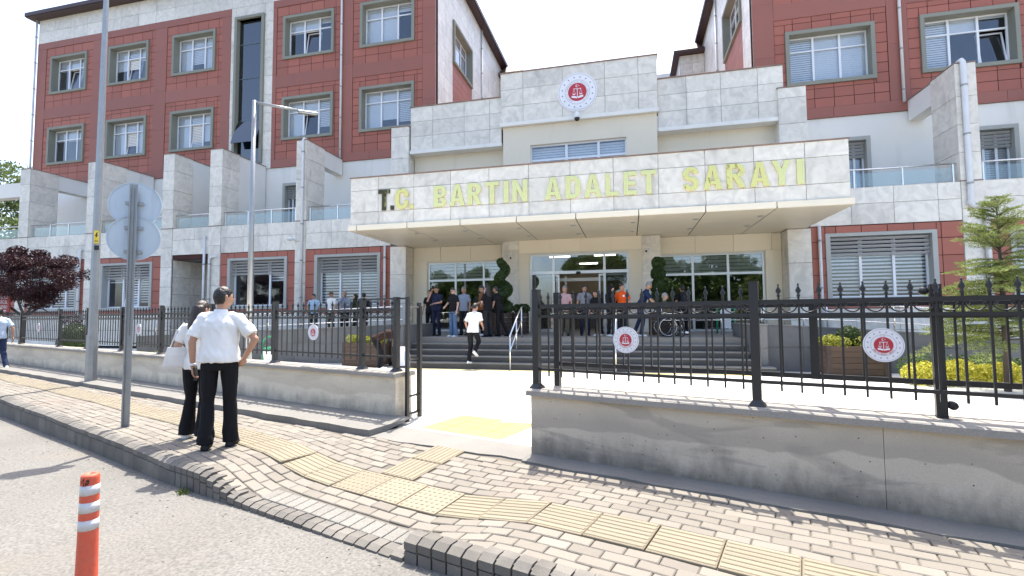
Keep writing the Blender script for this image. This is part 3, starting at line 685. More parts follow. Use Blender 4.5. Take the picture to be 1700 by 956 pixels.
# white storey behind the terraces
W1 = [(-30.4, -28.9), (-25.9, -24.3), (-18.13, -17.0), (-13.2, -11.9), (9.03 - 0.6, 9.77), (13.2, 14.77)]
for a, b in ((XE, -9.3), (5.5, XW)):
    ww = MB(); holes_wall(ww, a, b, 5.4, RB, P3 + 0.02, P3 + 0.3, [(p, q, 6.2, 8.65) for p, q in W1]); obj('wall', ww, 'white_render', CH)
for a, b in W1: window(T((a, P3 + 0.02, 6.2)), b - a, 2.45, 'small', None, (1, 1, 1) if a > 0 else (.6, .6, .6), 'surround_light', 'blind_grey', 0.22)
# side walls and back of the wings, roof, floors: closed shells
sh = MB(); sideL = (25.0, 28.33, 15.58, 18.04); sideR = (24.3, 28.4, 15.3, 18.0)
def side(xa, xb, hole):
    m2 = MB(); holes_wall(m2, P3 + 0.3, 40.0, 5.4, EV, 0, 1, [hole])
    m2.v = [(xa + (xb - xa) * p[1], p[0], p[2]) for p in m2.v]; m2.f = [f[::-1] for f in m2.f]; return m2
obj('wall', side(XL - 0.3, XL - 0.03, sideL), 'stone_joint', CH); obj('wall', side(XR + 0.3, XR + 0.03, sideR), 'stone_joint', CH)
clad_x(frange(P3 - 0.02, 40, 1.3), frange(9.5, EV, 0.78), XL, holes=[(24.95, 28.4, 10.2, 18.1)], t=-0.03)
clad_x(frange(P3 - 0.02, 40, 1.3), frange(9.5, EV, 0.78), XR, holes=[(24.25, 28.45, 10.2, 18.1)], t=0.03)
clad_x(frange(25.0, 28.33, 0.83), frange(10.2, 15.55, 0.42), XL - 0.01, reds, t=-0.02); clad_x(frange(24.3, 28.4, 0.83), frange(10.2, 15.25, 0.42), XR + 0.01, reds, t=0.02)
window(T((XL, 25.0, 15.58)) @ Matrix.Rotation(R(90), 4, 'Z'), 3.33, 2.46, 'upper', None, (0, .3, 1), 'surround')
window(T((XR, 28.4, 15.3)) @ Matrix.Rotation(R(-90), 4, 'Z'), 4.1, 2.7, 'upper', None, (.3, .3, 1), 'surround')
sh.box(XE, XE + 0.3, P3 + 0.3, 40, 0, EV); sh.box(XW - 0.3, XW, P3 + 0.3, 40, 0, EV); sh.box(XE + 0.3, XW - 0.3, 39.7, 40, 0, EV)
sh.box(XE + 0.3, XL - 0.3, P3 + 0.3, 39.7, 5.2, 5.4); sh.box(XR + 0.3, XW - 0.3, P3 + 0.3, 39.7, 5.2, 5.4)
obj('wall', sh, 'white_render', CH)
for a, b in ((XE + 0.3, XL - 0.3), (XR + 0.3, XW - 0.3)):
    it = MB()
    it.box(a, b, P3 + 2.6, P3 + 2.7, 5.4, EV)
    for z in (9.7, 14.3): it.box(a, b, P3 + 0.3, P3 + 2.6, z, z + 0.2)
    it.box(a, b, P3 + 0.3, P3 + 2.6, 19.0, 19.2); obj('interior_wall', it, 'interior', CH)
for a, b in ((XE, XL), (XR, XW)):
    rf = MB(); rf.box(a - 0.45, b + 0.45, P3 - 0.5, 40.4, EV + 0.002, EV + 0.20); rf.box(a - 0.5, b + 0.5, P3 - 0.55, P3 - 0.44, EV + 0.06, EV + 0.30)
    rf.box(a - 0.52, a - 0.44, P3 - 0.5, 40.4, EV + 0.06, EV + 0.30); rf.box(b + 0.44, b + 0.52, P3 - 0.5, 40.4, EV + 0.06, EV + 0.30)
    c = (a + b) / 2; z = EV + 0.2
    rf.add([(a - 0.45, P3 - 0.5, z), (b + 0.45, P3 - 0.5, z), (b + 0.45, 40.4, z), (a - 0.45, 40.4, z), (c, P3 + 7, z + 2.2), (c, 33, z + 2.2)], [(0, 1, 4), (1, 2, 5, 4), (2, 3, 5), (3, 0, 4, 5)]); obj('roof', rf, 'roof_brown', CH)
# stair towers that close the court between the wings
for a, b, s in ((XL + 0.01, XL + 1.5, 1), (XR - 1.6, XR - 0.01, -1)):
    obj('wall', MB().box(a, b, 35.3, 38.5, 8.0, 19.6), 'stone_joint', CH)
    clad(frange(a, b, 0.8), frange(12, 19.6, 0.7), 35.26)
    clad_x(frange(35.3, 38.5, 1.1), frange(12, 19.6, 0.7), b + 0.03 if s > 0 else a - 0.03, t=-0.03 * s)
for a, b in ((XL, XL + 1.95), (XR - 2.05, XR)):
    tr_ = MB(); tr_.box(a, b, 34.8, 39, 19.62, 19.8); c = (a + b) / 2
    tr_.add([(a, 34.8, 19.8), (b, 34.8, 19.8), (b, 39, 19.8), (a, 39, 19.8), (c, 35.6, 20.9), (c, 38, 20.9)], [(0, 1, 4), (1, 2, 5, 4), (2, 3, 5), (3, 0, 4, 5)]); obj('roof', tr_, 'roof_brown', CH)
cb = MB().box(XL, XR, 38.6, 38.9, 5.4, 11.0); obj('wall', cb, 'white_render', CH)
cr = MB().box(XL, XR, 21.6, 38.6, 8.4, 8.5); obj('roof', cr, 'flashing', CH)

# ---- ground floor front, band, terraces, fins
FINS = [(-32.58, -31.85, 0), (-27.72, -26.85, 0), (-22.75, -22.07, 1), (-19.89, -19.17, 1), (-15.01, -14.45, 0), (11.1, 11.73, 0), (16.0, 16.7, 0)]
GW = [(-36.9, -33.4), (-31.6, -28.16), (-26.62, -23.27), (-18.73, -15.42), (-13.97, -10.65), (6.92, 10.33), (12.4, 15.6)]
GZ = (1.80, 4.24); GR = (1.55, 4.50); BAND = (4.52, 5.26, 5.85)
XGW = -46.0
ghol = [(a, b, *GZ) for a, b in GW] + [(-22.07, -19.89, 0.5, 4.3)]
for a, b in ((XGW, -10.17), (6.47, XW)):
    gf = MB(); holes_wall(gf, a, b, 0, 4.52, P1 + 0.02, P1 + 0.32, ghol); obj('wall', gf, 'red_joint', CH)
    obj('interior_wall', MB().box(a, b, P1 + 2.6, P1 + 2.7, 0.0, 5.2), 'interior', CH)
for a, b in ((XGW, -9.75), (6.25, XW)): obj('parapet', MB().box(a, b, P1 + 0.02, P1 + 0.25, 4.521, 5.82), 'stone_joint', CH)
for a, b in ((XGW, -9.4), (5.7, XW)): obj('terrace_floor', MB().box(a, b, P1 + 0.25, P3 + 0.02, 5.2, 5.45), 'concrete_floor', CH)
fx = sorted([f[:2] for f in FINS] + [(-10.17, -9.42), (5.69, 6.47)])
spans = []; last = XGW
for a, b in fx:
    if a > last and not (last < 0 < a): spans.append((last, a))
    last = b
spans.append((last, XW))
for a, b in spans:
    if b - a < 0.3: continue
    clad(frange(a, b, 1.32), [BAND[0], BAND[1], BAND[2]], P1 - 0.01)
    niche = -22.1 < a < -22.0
    if not niche:
        clad(frange(a, b, 1.32), frange(0.0, GR[0], 0.8), P1 - 0.01)
        clad(frange(a, b, 0.8), frange(GR[0], GR[1], 0.60), P1 - 0.005, reds, [(p, q, *GZ) for p, q in GW])
cover_g = {0: (1, 1, 1), 1: (.3, 1, 1), 2: (.45, 1, .9), 3: (.2, 0, .5), 4: (1, 1, 1), 5: (1, 1, 1), 6: (1, 1, 1)}
for i, (a, b) in enumerate(GW): window(T((a, P1 + 0.02, GZ[0])), b - a, GZ[1] - GZ[0], 'ground', 1 if i in (2,) else None, cover_g[i], 'surround_light', 'blind', 0.25)
nb = MB(); nb.box(-22.07, -19.89, P1 + 2.0, P1 + 2.1, 0, 4.5); nb.box(-22.5, -22.09, P1 + 0.33, P1 + 2.0, 0, 4.5); nb.box(-19.87, -19.5, P1 + 0.33, P1 + 2.0, 0, 4.5); nb.box(-22.07, -19.89, P1 + 0.33, P1 + 2.0, 4.32, 4.5)
obj('niche', nb, 'stone_joint', CH); clad_x(frange(P1 + 0.05, P1 + 2.0, 1.0), frange(0, 4.3, 0.86), -22.06, t=-0.02); clad([-22.05, -20.9, -19.9], frange(0, 4.3, 0.86), P1 + 1.96)
# fins and piers
def fin(x0, x1, y1, z0, z1, sides=(-1, 1), rows=0.98):
    obj('pier_core', MB().box(x0 + 0.03, x1 - 0.03, P1, y1 - 0.002, z0, z1 - 0.01), 'stone_joint', CH)
    ze = frange(z0, z1, rows); clad([x0, x1], ze, P1 - 0.03)
    for s in sides: clad_x(frange(P1, y1, 1.05), ze, x0 if s < 0 else x1, t=0.03 if s < 0 else -0.03)
    obj('coping', MB().box(x0 - 0.02, x1 + 0.02, P1 - 0.05, y1 + 0.02, z1, z1 + 0.03), 'flashing', CH)
for x0, x1, solid in FINS:
    top = 9.67 if x0 < 0 else 9.96
    fin(x0, x1, P1 + 0.12, 0.0, 5.85)
    fin(x0, x1, P1 + (1.35 if not solid else 1.05), 5.86, top)
    ya, yb, bz = P1 + (1.35 if not solid else 1.05), P3, (top - 0.85 if not solid else 5.45)
    obj('beam', MB().box(x0 + 0.06, x1 - 0.06, ya, yb - 0.05, bz, top - 0.02), 'white_render', CH); obj('coping', MB().box(x0 + 0.03, x1 - 0.03, ya + 0.03, yb - 0.06, top - 0.018, top + 0.012), 'flashing', CH)
fin(-10.17, -9.42, PF + 0.6, 0.72, 4.46, rows=1.25); fin(5.69, 6.47, PF + 0.6, 0.72, 4.46, rows=1.25)     # columns under the canopy
fin(-10.15, -9.30, P1 + 0.8, 6.42, 9.80); fin(5.55, 6.50, P1 + 0.8, 6.42, 9.75)                          # piers above the canopy
# stone beams over the recessed balcony, centre block with the emblem
def block(x0, x1, y0, y1, z0, z1, xe, ze):
    obj('pier_core', MB().box(x0 + 0.03, x1 - 0.03, y0 + 0.02, y1, z0 + 0.02, z1 - 0.02), 'stone_joint', CH); clad(xe, ze, y0)
    obj('coping', MB().box(x0 - 0.03, x1 + 0.03, y0 - 0.04, y1, z1, z1 + 0.035), 'flashing', CH)
block(-9.25, -5.08, P1 + 0.05, P1 + 0.55, 8.70, 10.66, [-9.25, -8.2, -6.75, -5.6, -5.08], [8.70, 9.33, 10.0, 10.66])
block(1.28, 5.78, P1 + 0.05, P1 + 0.55, 8.70, 10.66, [1.28, 2.35, 3.6, 4.9, 5.78], [8.70, 9.33, 10.0, 10.66])
block(-5.06, 1.27, P1 - 0.14, P1 + 2.2, 9.45, 11.57, [-5.06, -4.1, -2.45, -0.75, 0.55, 1.27], [9.45, 10.15, 10.86, 11.57])
clad_x([P1 - 0.11, P1 + 0.9, P1 + 2.1], [9.45, 10.15, 10.86, 11.57], 1.27, t=-0.03); clad_x([P1 - 0.11, P1 + 0.9, P1 + 2.1], [9.45, 10.15, 10.86, 11.57], -5.06, t=0.03)
for q in ((-9.27, -5.07, P1 + 0.0, P1 + 0.55, 8.55, 8.699), (1.28, 5.8, P1 + 0.0, P1 + 0.55, 8.55, 8.699), (-5.1, 1.31, P1 - 0.18, P1 + 0.3, 9.30, 9.449)): obj('soffit', MB().box(*q), 'white_render', CH)
cm = MB(); CWIN = (-3.84, 0.05, 6.6, 8.46)
holes_wall(cm, -5.0, 1.23, 4.5, 9.298, P1, P1 + 0.3, [CWIN]); obj('wall', cm, 'cream_render', CH); cm = MB(); cm.box(-9.25, -5.0, P1 + 0.5, P1 + 0.7, 5, 8.55); cm.box(1.23, 5.78, P1 + 0.5, P1 + 0.7, 5, 8.55)
cm.box(-5.0, -4.95, P1 + 0.3, P1 + 1.9, 5, 9.2); cm.box(1.18, 1.23, P1 + 0.3, P1 + 1.9, 5, 9.2)
cm.box(-9.25, 5.78, P1 + 0.001, P1 + 2.1, 4.9, 5.0)
obj('wall', cm, 'cream_render', CH)
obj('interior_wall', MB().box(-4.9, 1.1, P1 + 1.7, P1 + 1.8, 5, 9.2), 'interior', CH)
# band window over the canopy: three lights, white frame, one sash open
x0, x1, z0, z1 = CWIN; fw = MB(); cols = [x0, -2.35, -1.05, x1]; y = P1 + 0.12
fw.box(x0, x1, y, y + 0.07, z1 - 0.07, z1); fw.box(x0, x1, y, y + 0.07, z0, z0 + 0.07); fw.box(x0, x1, y + 0.001, y + 0.069, 7.78, 7.86)
for x in cols: fw.box(x - 0.05, x + 0.05, y + 0.002, y + 0.068, z0, z1)
fw.box(-1.85, -1.78, y + 0.003, y + 0.067, z0, 7.8); fw.box(-3.18, -3.12, y + 0.003, y + 0.067, z0, 7.8)
cwn = obj('window', fw, 'pvc', CH)
for a, b in zip(cols, cols[1:]): obj('pane', MB().box(a + 0.05, b - 0.05, y + 0.03, y + 0.038, 7.86, z1 - 0.07), 'pane', cwn)
for a, b in ((x0, -3.18), (-3.12, -2.35), (-1.78, -1.05), (-1.05, x1)): obj('pane', MB().box(a + 0.05, b - 0.05, y + 0.03, y + 0.038, z0 + 0.07, 7.78), 'pane', cwn)
bl = MB()
for a, b in zip(cols, cols[1:]):
    z = z1 - 0.09
    while z > 7.8: bl.add([(a, y + 0.15, z), (b, y + 0.15, z), (b, y + 0.17, z - 0.085), (a, y + 0.17, z - 0.085)], [(0, 1, 2, 3)]); z -= 0.105
obj('blind', bl, 'blind', cwn)

# ---- canopy
CX0, CX1, CZ0, CZT, CZ1 = -9.72, 6.24, 4.48, 4.68, 6.40
cc = MB().box(CX0 + 0.03, CX1 - 0.03, YC + 0.02, P1 - 0.05, CZ0 + 0.06, CZ1 - 0.01); canopy = obj('canopy', cc, 'stone_joint', CH)
xe = [CX0] + [-8.62 + 1.372 * k for k in range(11)] + [CX1]; zr = [CZT, 5.14, 5.93, CZ1]
clip_cells(xe, zr, [], lambda a, b, c, d: slabs.box(a, b, YC - 0.01, YC + 0.02, c, d, canopy))
ye = [YC + 0.02, YC + 1.3, YC + 2.6, P1 - 0.05]
for x, t in ((CX0, 0.03), (CX1, -0.03)): clip_cells(ye, zr, [], lambda a, b, c, d: slabs.box(min(x, x + t), max(x, x + t), a, b, c, d, canopy))
obj('coping', MB().box(CX0 - 0.03, CX1 + 0.03, YC - 0.05, YC + 0.3, CZ1, CZ1 + 0.03), 'flashing', canopy)
tm = Pieces('trim_panel', 'composite_panel'); te = frange(CX0 - 0.06, CX1 + 0.08, 1.96, 0.35)
for a, b in zip(te, te[1:]): tm.box(a + 0.014, b - 0.014, YC - 0.09, YC + 0.10, CZ0 + 0.01, CZT - 0.012, canopy)
tm.flush(canopy)
sf = Pieces('soffit_panel', 'composite_panel')
for a, b in zip(te, te[1:]):
    for c, d in ((YC - 0.088, YC + 2.0), (YC + 2.0, P1 + 0.7)): sf.box(a + 0.016, b - 0.016, c + 0.012, d - 0.012, CZ0 - 0.004, CZ0 + 0.009, canopy)
sf.flush(canopy)
obj('soffit_void', MB().box(CX0, CX1, YC - 0.07, P1 + 0.6, CZ0 + 0.015, CZ0 + 0.055), 'interior_dark', canopy)
dl = [(x, y) for x in (-7.6, -5.7, -3.7, -1.8, 0.2, 2.2, 4.1) for y in (16.6, 18.4)]
for x, y in dl: obj('downlight', MB().lathe([(0.095, 0), (0.10, -0.012), (0.075, -0.014), (0.06, 0.0)], 16, (x, y, CZ0 - 0.004)), 'aluminium', canopy)

# ---- entrance: pilasters, door screen, side windows
en = MB()
holes_wall(en, -5.06, 1.24, 0.72, 4.47, P1, P1 + 0.25, [(-3.92, 0.05, 0.0, 3.90)]); obj('wall', en, 'cream_render', CH)
for a, b in ((-5.06, -4.36), (0.56, 1.24)):
    clad([a, b], [0.72, 1.95, 3.05, 4.12, 4.46], P1 - 0.03); clad_x([P1, PF], [0.72, 1.95, 3.05, 4.12, 4.46], a if a < -2 else b, t=0.03 if a < -2 else -0.03)
cp = Pieces('lintel_panel', 'composite_panel')
for a, b in zip((-4.34, -3.05, -1.82, -0.60, 0.54), (-3.05, -1.82, -0.60, 0.54)): cp.box(a + 0.008, b - 0.008, P1 - 0.04, P1 - 0.002, 3.95, 4.47)
for a, b in zip((-9.35, -8.1, -6.7, -5.3, -5.05), (-8.1, -6.7, -5.3, -5.05)): cp.box(a + 0.008, b - 0.008, PF - 0.04, PF - 0.002, 3.82, 4.47)
for a, b in zip((1.25, 2.6, 4.0, 5.35, 5.68), (2.6, 4.0, 5.35, 5.68)): cp.box(a + 0.008, b - 0.008, PF - 0.04, PF - 0.002, 3.82, 4.47)
cp.box(-9.4, -8.75, PF - 0.04, PF - 0.002, 0.74, 3.81); cp.box(5.12, 5.68, PF - 0.04, PF - 0.002, 0.74, 3.81)
cp.flush(CH)
for q, h_ in (((-9.42, -5.0), (-8.73, -5.03)), ((1.2, 5.69), (1.23, 5.10))): fk = MB(); holes_wall(fk, *q, 0.72, 4.47, PF, PF + 0.2, [(*h_, 0.72, 3.78)]); obj('wall', fk, 'cream_render', CH)
DS = MB(); y = P1 + 0.06; DX = (-3.92, -2.94, -0.90, 0.05)
DS.box(-3.92, 0.05, y, y + 0.10, 3.80, 3.90); DS.box(-3.92, 0.05, y - 0.03, y + 0.13, 3.06, 3.18)
for x in DX: a = x if x < -3.9 else (x - 0.09 if x > 0 else x - 0.045); DS.box(a, a + 0.09, y + 0.001, y + 0.099, 0.72, 3.9)
for a, b in ((-3.83, -2.985), (-0.855, -0.04)): DS.box(a, b, y + 0.002, y + 0.098, 0.72, 0.84); DS.box(a, b, y + 0.002, y + 0.098, 1.72, 1.79)
door = obj('door', DS, 'aluminium', CH, label='glazed entrance doors with sliding leaves drawn open')
for a, b in ((-3.83, -2.985), (-2.895, -0.945), (-0.855, -0.04)): obj('pane', MB().box(a, b, y + 0.045, y + 0.055, 3.18, 3.80), 'pane_entrance', door)
for a, b in ((-3.83, -2.985), (-0.855, -0.04)):
    obj('pane', MB().box(a, b, y + 0.045, y + 0.055, 1.79, 3.06), 'pane_entrance', door); obj('pane', MB().box(a, b, y + 0.045, y + 0.055, 0.84, 1.72), 'pane_entrance', door)
for a, b in ((-3.75, -2.72), (-1.14, -0.1)):
    lf = MB(); ya = y + 0.14
    for p, q in ((a, a + 0.06), (b - 0.06, b)): lf.box(p, q, ya, ya + 0.05, 0.74, 3.05)
    lf.box(a + 0.06, b - 0.06, ya + 0.001, ya + 0.049, 0.74, 0.84); lf.box(a + 0.06, b - 0.06, ya + 0.001, ya + 0.049, 2.97, 3.05)
    l_ = obj('sliding_leaf', lf, 'aluminium', door); obj('pane', MB().box(a + 0.06, b - 0.06, ya + 0.02, ya + 0.028, 0.84, 2.97), 'pane', l_)
obj('sensor', MB().ball((-1.93, y - 0.07, 3.09), (0.10, 0.06, 0.06)), 'black_plastic', door)
# lobby behind the doors
lb = MB(); lb.box(-3.95, -3.90, P1 + 0.26, 27, 0.72, 4.2); lb.box(0.05, 0.10, P1 + 0.26, 27, 0.72, 4.2); lb.box(-3.95, 0.1, P1 + 0.26, 27, 4.0, 4.1); lb.box(-3.9, 0.05, 27, 27.1, 0.72, 4.0)
obj('interior_wall', lb, 'interior_warm', CH)
fl_ = MB(); fl_.box(-3.9, 0.05, P1 + 0.26, 27, 0.6, 0.722); fl_.box(-3.6, -0.3, 26.5, 26.95, 0.73, 2.6); obj('interior_floor', fl_, 'landing_tile', CH)
ind = MB(); y2 = 22.4
for x in (-3.86, -2.8, -1.05, -0.05): ind.box(x - 0.04, x + 0.04, y2, y2 + 0.08, 0.73, 3.2)
ind.box(-3.9, 0.05, y2 - 0.02, y2 + 0.1, 2.95, 3.1); obj('inner_door', ind, 'aluminium', CH)
for x, yy in ((-2.9, 21.2), (-0.95, 21.2), (-1.9, 24.5)): obj('ceiling_lamp', MB().box(x - 0.45, x + 0.45, yy - 0.05, yy + 0.05, 3.94, 3.99), 'tube_light', CH)
# flank windows: wide shop-style lights with grey blinds above and dark glass below
for x0, x1, n in ((-8.73, -5.03, (-7.42, -6.12)), (1.23, 5.10, (2.50, 3.80))):
    fm = MB(); y = PF + 0.05; xs = [x0, *n, x1]
    fm.box(x0, x1, y, y + 0.08, 3.70, 3.78); fm.box(x0, x1, y, y + 0.08, 0.72, 0.80); fm.box(x0, x1, y + 0.001, y + 0.079, 2.93, 3.02)
    for k, x in enumerate(xs): a = x if k == 0 else (x - 0.08 if k == 3 else x - 0.045); fm.box(a, a + 0.085, y + 0.002, y + 0.078, 0.72, 3.78)
    w_ = obj('window', fm, 'aluminium', CH)
    for a, b in zip(xs, xs[1:]):
        obj('pane', MB().box(a + 0.04, b - 0.04, y + 0.03, y + 0.04, 3.02, 3.70), 'pane_entrance', w_); obj('pane', MB().box(a + 0.04, b - 0.04, y + 0.03, y + 0.04, 0.80, 2.93), 'pane_entrance', w_)
    bl = MB(); z = 3.68
    while z > 3.05: bl.add([(x0 + 0.05, y + 0.12, z), (x1 - 0.05, y + 0.12, z), (x1 - 0.05, y + 0.15, z - 0.12), (x0 + 0.05, y + 0.15, z - 0.12)], [(0, 1, 2, 3)]); z -= 0.145
    obj('blind', bl, 'blind', w_)
    rm_ = MB(); rm_.box(x0 - 0.3, x1 + 0.3, PF + 3.0, PF + 3.1, 0.6, 4.2); rm_.box(x0 - 0.3, x1 + 0.3, PF + 0.2, PF + 3.0, 4.0, 4.1); rm_.box(x0 - 0.35, x0 - 0.3, PF + 0.2, PF + 3.0, 0.6, 4.1); rm_.box(x1 + 0.3, x1 + 0.35, PF + 0.2, PF + 3.0, 0.6, 4.1)
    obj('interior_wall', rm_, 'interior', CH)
# terrace railings: steel posts, handrail, glass
def terrace_rail(x0, x1, step=1.45):
    n = max(1, round((x1 - x0 - 0.2) / step)); xs = [x0 + 0.12 + (x1 - x0 - 0.24) * k / n for k in range(n + 1)]; yy = P1 + 0.13
    m = MB(); m.tube([(x0 + 0.02, yy, 6.52), (x1 - 0.02, yy, 6.52)], 0.03, 8)
    for x in xs: m.box(x - 0.022, x + 0.022, yy - 0.02, yy + 0.02, 5.82, 6.50)
    r_ = obj('railing', m, 'steel', CH)
    for a, b in zip(xs, xs[1:]): obj('pane', MB().box(a + 0.05, b - 0.05, yy - 0.006, yy + 0.006, 5.90, 6.38), 'pane_rail', r_)
for a, b in ((-45, -32.6), (-31.85, -27.72), (-26.85, -22.75), (-22.07, -19.89), (-19.17, -15.01), (-14.45, -9.9), (6.35, 11.1), (11.73, 16.0)): terrace_rail(a, b)
# drainpipes with brackets
def pipe(pts, r=0.055):
    m = MB(); m.tube(pts, r, 10); d = obj('drainpipe', m, 'pipe', CH); k = MB()
    for a, b in zip(pts, pts[1:]):
        L = abs(a[2] - b[2])
        if L > 1.2 and abs(a[0] - b[0]) < 0.05:
            z = min(a[2], b[2]) + 0.5
            while z < max(a[2], b[2]): k.lathe([(r + 0.012, -0.03), (r + 0.012, 0.03)], 10, (a[0], a[1], z)); k.box(a[0] - 0.015, a[0] + 0.015, a[1], a[1] + 0.1, z - 0.02, z + 0.02); z += 1.7
    if k.v: obj('bracket', k, 'galvanised', d)
pipe([(-14.6, P3 - 0.14, 20.7), (-14.6, P3 - 0.14, 9.7)]); pipe([(11.0, P3 - 0.14, 20.7), (11.0, P3 - 0.14, 9.9)])
pipe([(XE - 0.08, P3 - 0.12, 20.6), (XE - 0.08, P3 - 0.12, 5.4)]); pipe([(XL + 0.07, 30.4, 20.6), (XL + 0.07, 30.4, 8.6)]); pipe([(XR - 0.07, 30.4, 20.6), (XR - 0.07, 30.4, 8.6)])
pipe([(11.32, P1 + 0.2, 9.98), (11.32, P1 + 0.1, 10.06), (11.32, P1 - 0.03, 10.06), (11.32, P1 - 0.11, 9.96), (11.32, P1 - 0.11, 5.25), (11.28, P1 - 0.11, 5.10), (11.34, P1 - 0.11, 4.98), (11.60, P1 - 0.11, 4.98), (11.72, P1 - 0.11, 4.90), (11.72, P1 - 0.11, 0.1)], 0.085)
pipe([(-14.6, P1 + 0.2, 9.70), (-14.6, P1 + 0.1, 9.76), (-14.6, P1 - 0.03, 9.76), (-14.6, P1 - 0.11, 9.66), (-14.6, P1 - 0.11, 0.1)])
pipe([(-10.40, P1 - 0.08, 4.50), (-10.40, P1 - 0.08, 0.1)]); pipe([(6.72, P1 - 0.08, 4.50), (6.72, P1 - 0.08, 0.1)])
pipe([(-20.05, P1 - 0.09, 5.4), (-20.05, P1 - 0.09, 0.1)]); pipe([(-19.35, P1 - 0.05, 4.35), (-19.60, P1 - 0.09, 4.35), (-19.72, P1 - 0.09, 4.22), (-19.72, P1 - 0.09, 0.1)])
pipe([(-27.95, P1 - 0.03, 5.0), (-27.95, P1 - 0.11, 4.95), (-27.95, P1 - 0.11, 0.1)], 0.07)
# walkway that carries on past the west end
wk = MB(); wk.box(-46, -32.6, P1 + 0.4, P1 + 0.9, 8.3, 9.1); obj('beam', wk, 'white_render', CH)
slabs.flush(CH); reds.flush(CH); redb.flush(CH)

# ---------------------------------------------------------------- steps, landing, ramp walls
ES = bpy.data.objects.new('entrance_steps', None); col.objects.link(ES); ES.location = (-1.7, 13.2, -0.1); note(ES); struct(ES)
LZ, SX0, SX1 = 0.72, -6.6, 3.05
for k in range(5):
    z1 = -0.10 + 0.164 * (k + 1); y0 = 13.2 + 0.30 * k; z0 = z1 - 0.20
    for a, b in zip(*(lambda e: (e, e[1:]))(frange(SX0, SX1 + (0.45 if k == 0 else 0), 1.55))):
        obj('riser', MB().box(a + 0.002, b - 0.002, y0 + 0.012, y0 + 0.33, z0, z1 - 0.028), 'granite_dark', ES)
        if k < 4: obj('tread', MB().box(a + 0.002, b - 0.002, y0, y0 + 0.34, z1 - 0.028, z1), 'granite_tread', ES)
ld = MB().box(-17, 9, 14.40, 20.3, LZ - 0.3, LZ); ld.box(SX0, SX1, 14.388, 14.41, LZ - 0.03, LZ + 0.001); struct(obj('landing', ld, 'landing_tile'))
# edge tiles of the landing in paler stone
obj('edge_strip', MB().box(SX0, SX1, 14.385, 14.72, LZ - 0.027, LZ + 0.003), 'granite_tread', ES)
def ramp_wall(label, x0, x1, z0t, z1t, y, front=True):
    """retaining wall of grey slabs, top falling from z0t at x0 to z1t at x1"""
    t = thing('ramp_wall', label, 'wall', ((x0 + x1) / 2, y, -0.1)); m = MB(); n = 2
    a, b = min(x0, x1), max(x0, x1); za, zb = (z0t, z1t) if x0 < x1 else (z1t, z0t)
    m.add([(a, y + 0.02, -0.3), (b, y + 0.02, -0.3), (b, y + 0.25, -0.3), (a, y + 0.25, -0.3), (a, y + 0.02, za), (b, y + 0.02, zb), (b, y + 0.25, zb), (a, y + 0.25, za)],
          [(0, 3, 2, 1), (4, 5, 6, 7), (0, 1, 5, 4), (1, 2, 6, 5), (2, 3, 7, 6), (3, 0, 4, 7)]); obj('core', m, 'stone_joint', t)
    xe = frange(a, b, 0.95)
    for p, q in zip(xe, xe[1:]):
        tp = za + (zb - za) * (p - a) / (b - a); tq = za + (zb - za) * (q - a) / (b - a)
        for c, d, e, f in ((-0.15, -0.15, 0.52, 0.52), (0.53, 0.53, tp - 0.005, tq - 0.005)):
            s = MB(); s.add([(p + G, y, c), (q - G, y, d), (q - G, y + 0.022, d), (p + G, y + 0.022, c), (p + G, y, e - G), (q - G, y, f - G), (q - G, y + 0.022, f - G), (p + G, y + 0.022, e - G)],
                            [(0, 3, 2, 1), (4, 5, 6, 7), (0, 1, 5, 4), (1, 2, 6, 5), (2, 3, 7, 6), (3, 0, 4, 7)]); obj('facing_slab', s, 'ramp_slab', t)
    m = MB(); m.add([(a, y - 0.02, za + 0.0), (b, y - 0.02, zb), (b, y + 0.27, zb), (a, y + 0.27, za), (a, y - 0.02, za + 0.035), (b, y - 0.02, zb + 0.035), (b, y + 0.27, zb + 0.035), (a, y + 0.27, za + 0.035)],
                    [(0, 3, 2, 1), (4, 5, 6, 7), (0, 1, 5, 4), (1, 2, 6, 5), (2, 3, 7, 6), (3, 0, 4, 7)]); obj('coping', m, 'granite_tread', t)
    return t
ramp_wall('grey slab-faced ramp wall right of the steps, behind the wooden planter', 3.42, 12.0, 1.10, 0.55, 14.05)
ramp_wall('grey slab-faced ramp wall left of the steps, behind the black fence', -7.0, -17.5, 1.12, 0.72, 14.15)
def cheek(label, x0, x1, y0, y1, z):
    t = thing('step_cheek', label, 'wall', ((x0 + x1) / 2, y0, -0.1)); obj('core', MB().box(x0 + 0.02, x1 - 0.02, y0 + 0.02, y1, -0.3, z), 'stone_joint', t)
    for c, d in ((-0.15, 0.52), (0.53, z)):
        obj('facing_slab', MB().box(x0, x1, y0, y0 + 0.02, c + G, d - G), 'ramp_slab', t)
        for p, q in zip(*(lambda e: (e, e[1:]))(frange(y0 + 0.02, y1, 0.75))):
            obj('facing_slab', MB().box(x0 - 0.001, x0 + 0.02, p + G, q - G, c + G, d - G), 'ramp_slab', t); obj('facing_slab', MB().box(x1 - 0.02, x1 + 0.001, p + G, q - G, c + G, d - G), 'ramp_slab', t)
    obj('coping', MB().box(x0 - 0.02, x1 + 0.02, y0 - 0.02, y1, z, z + 0.03), 'granite_tread', t)
cheek('short stone cheek wall closing the right end of the steps', 3.06, 3.41, 13.55, 16.0, 1.10)
cheek('short stone cheek wall closing the left end of the steps', -6.98, -6.62, 13.55, 16.0, 1.12)
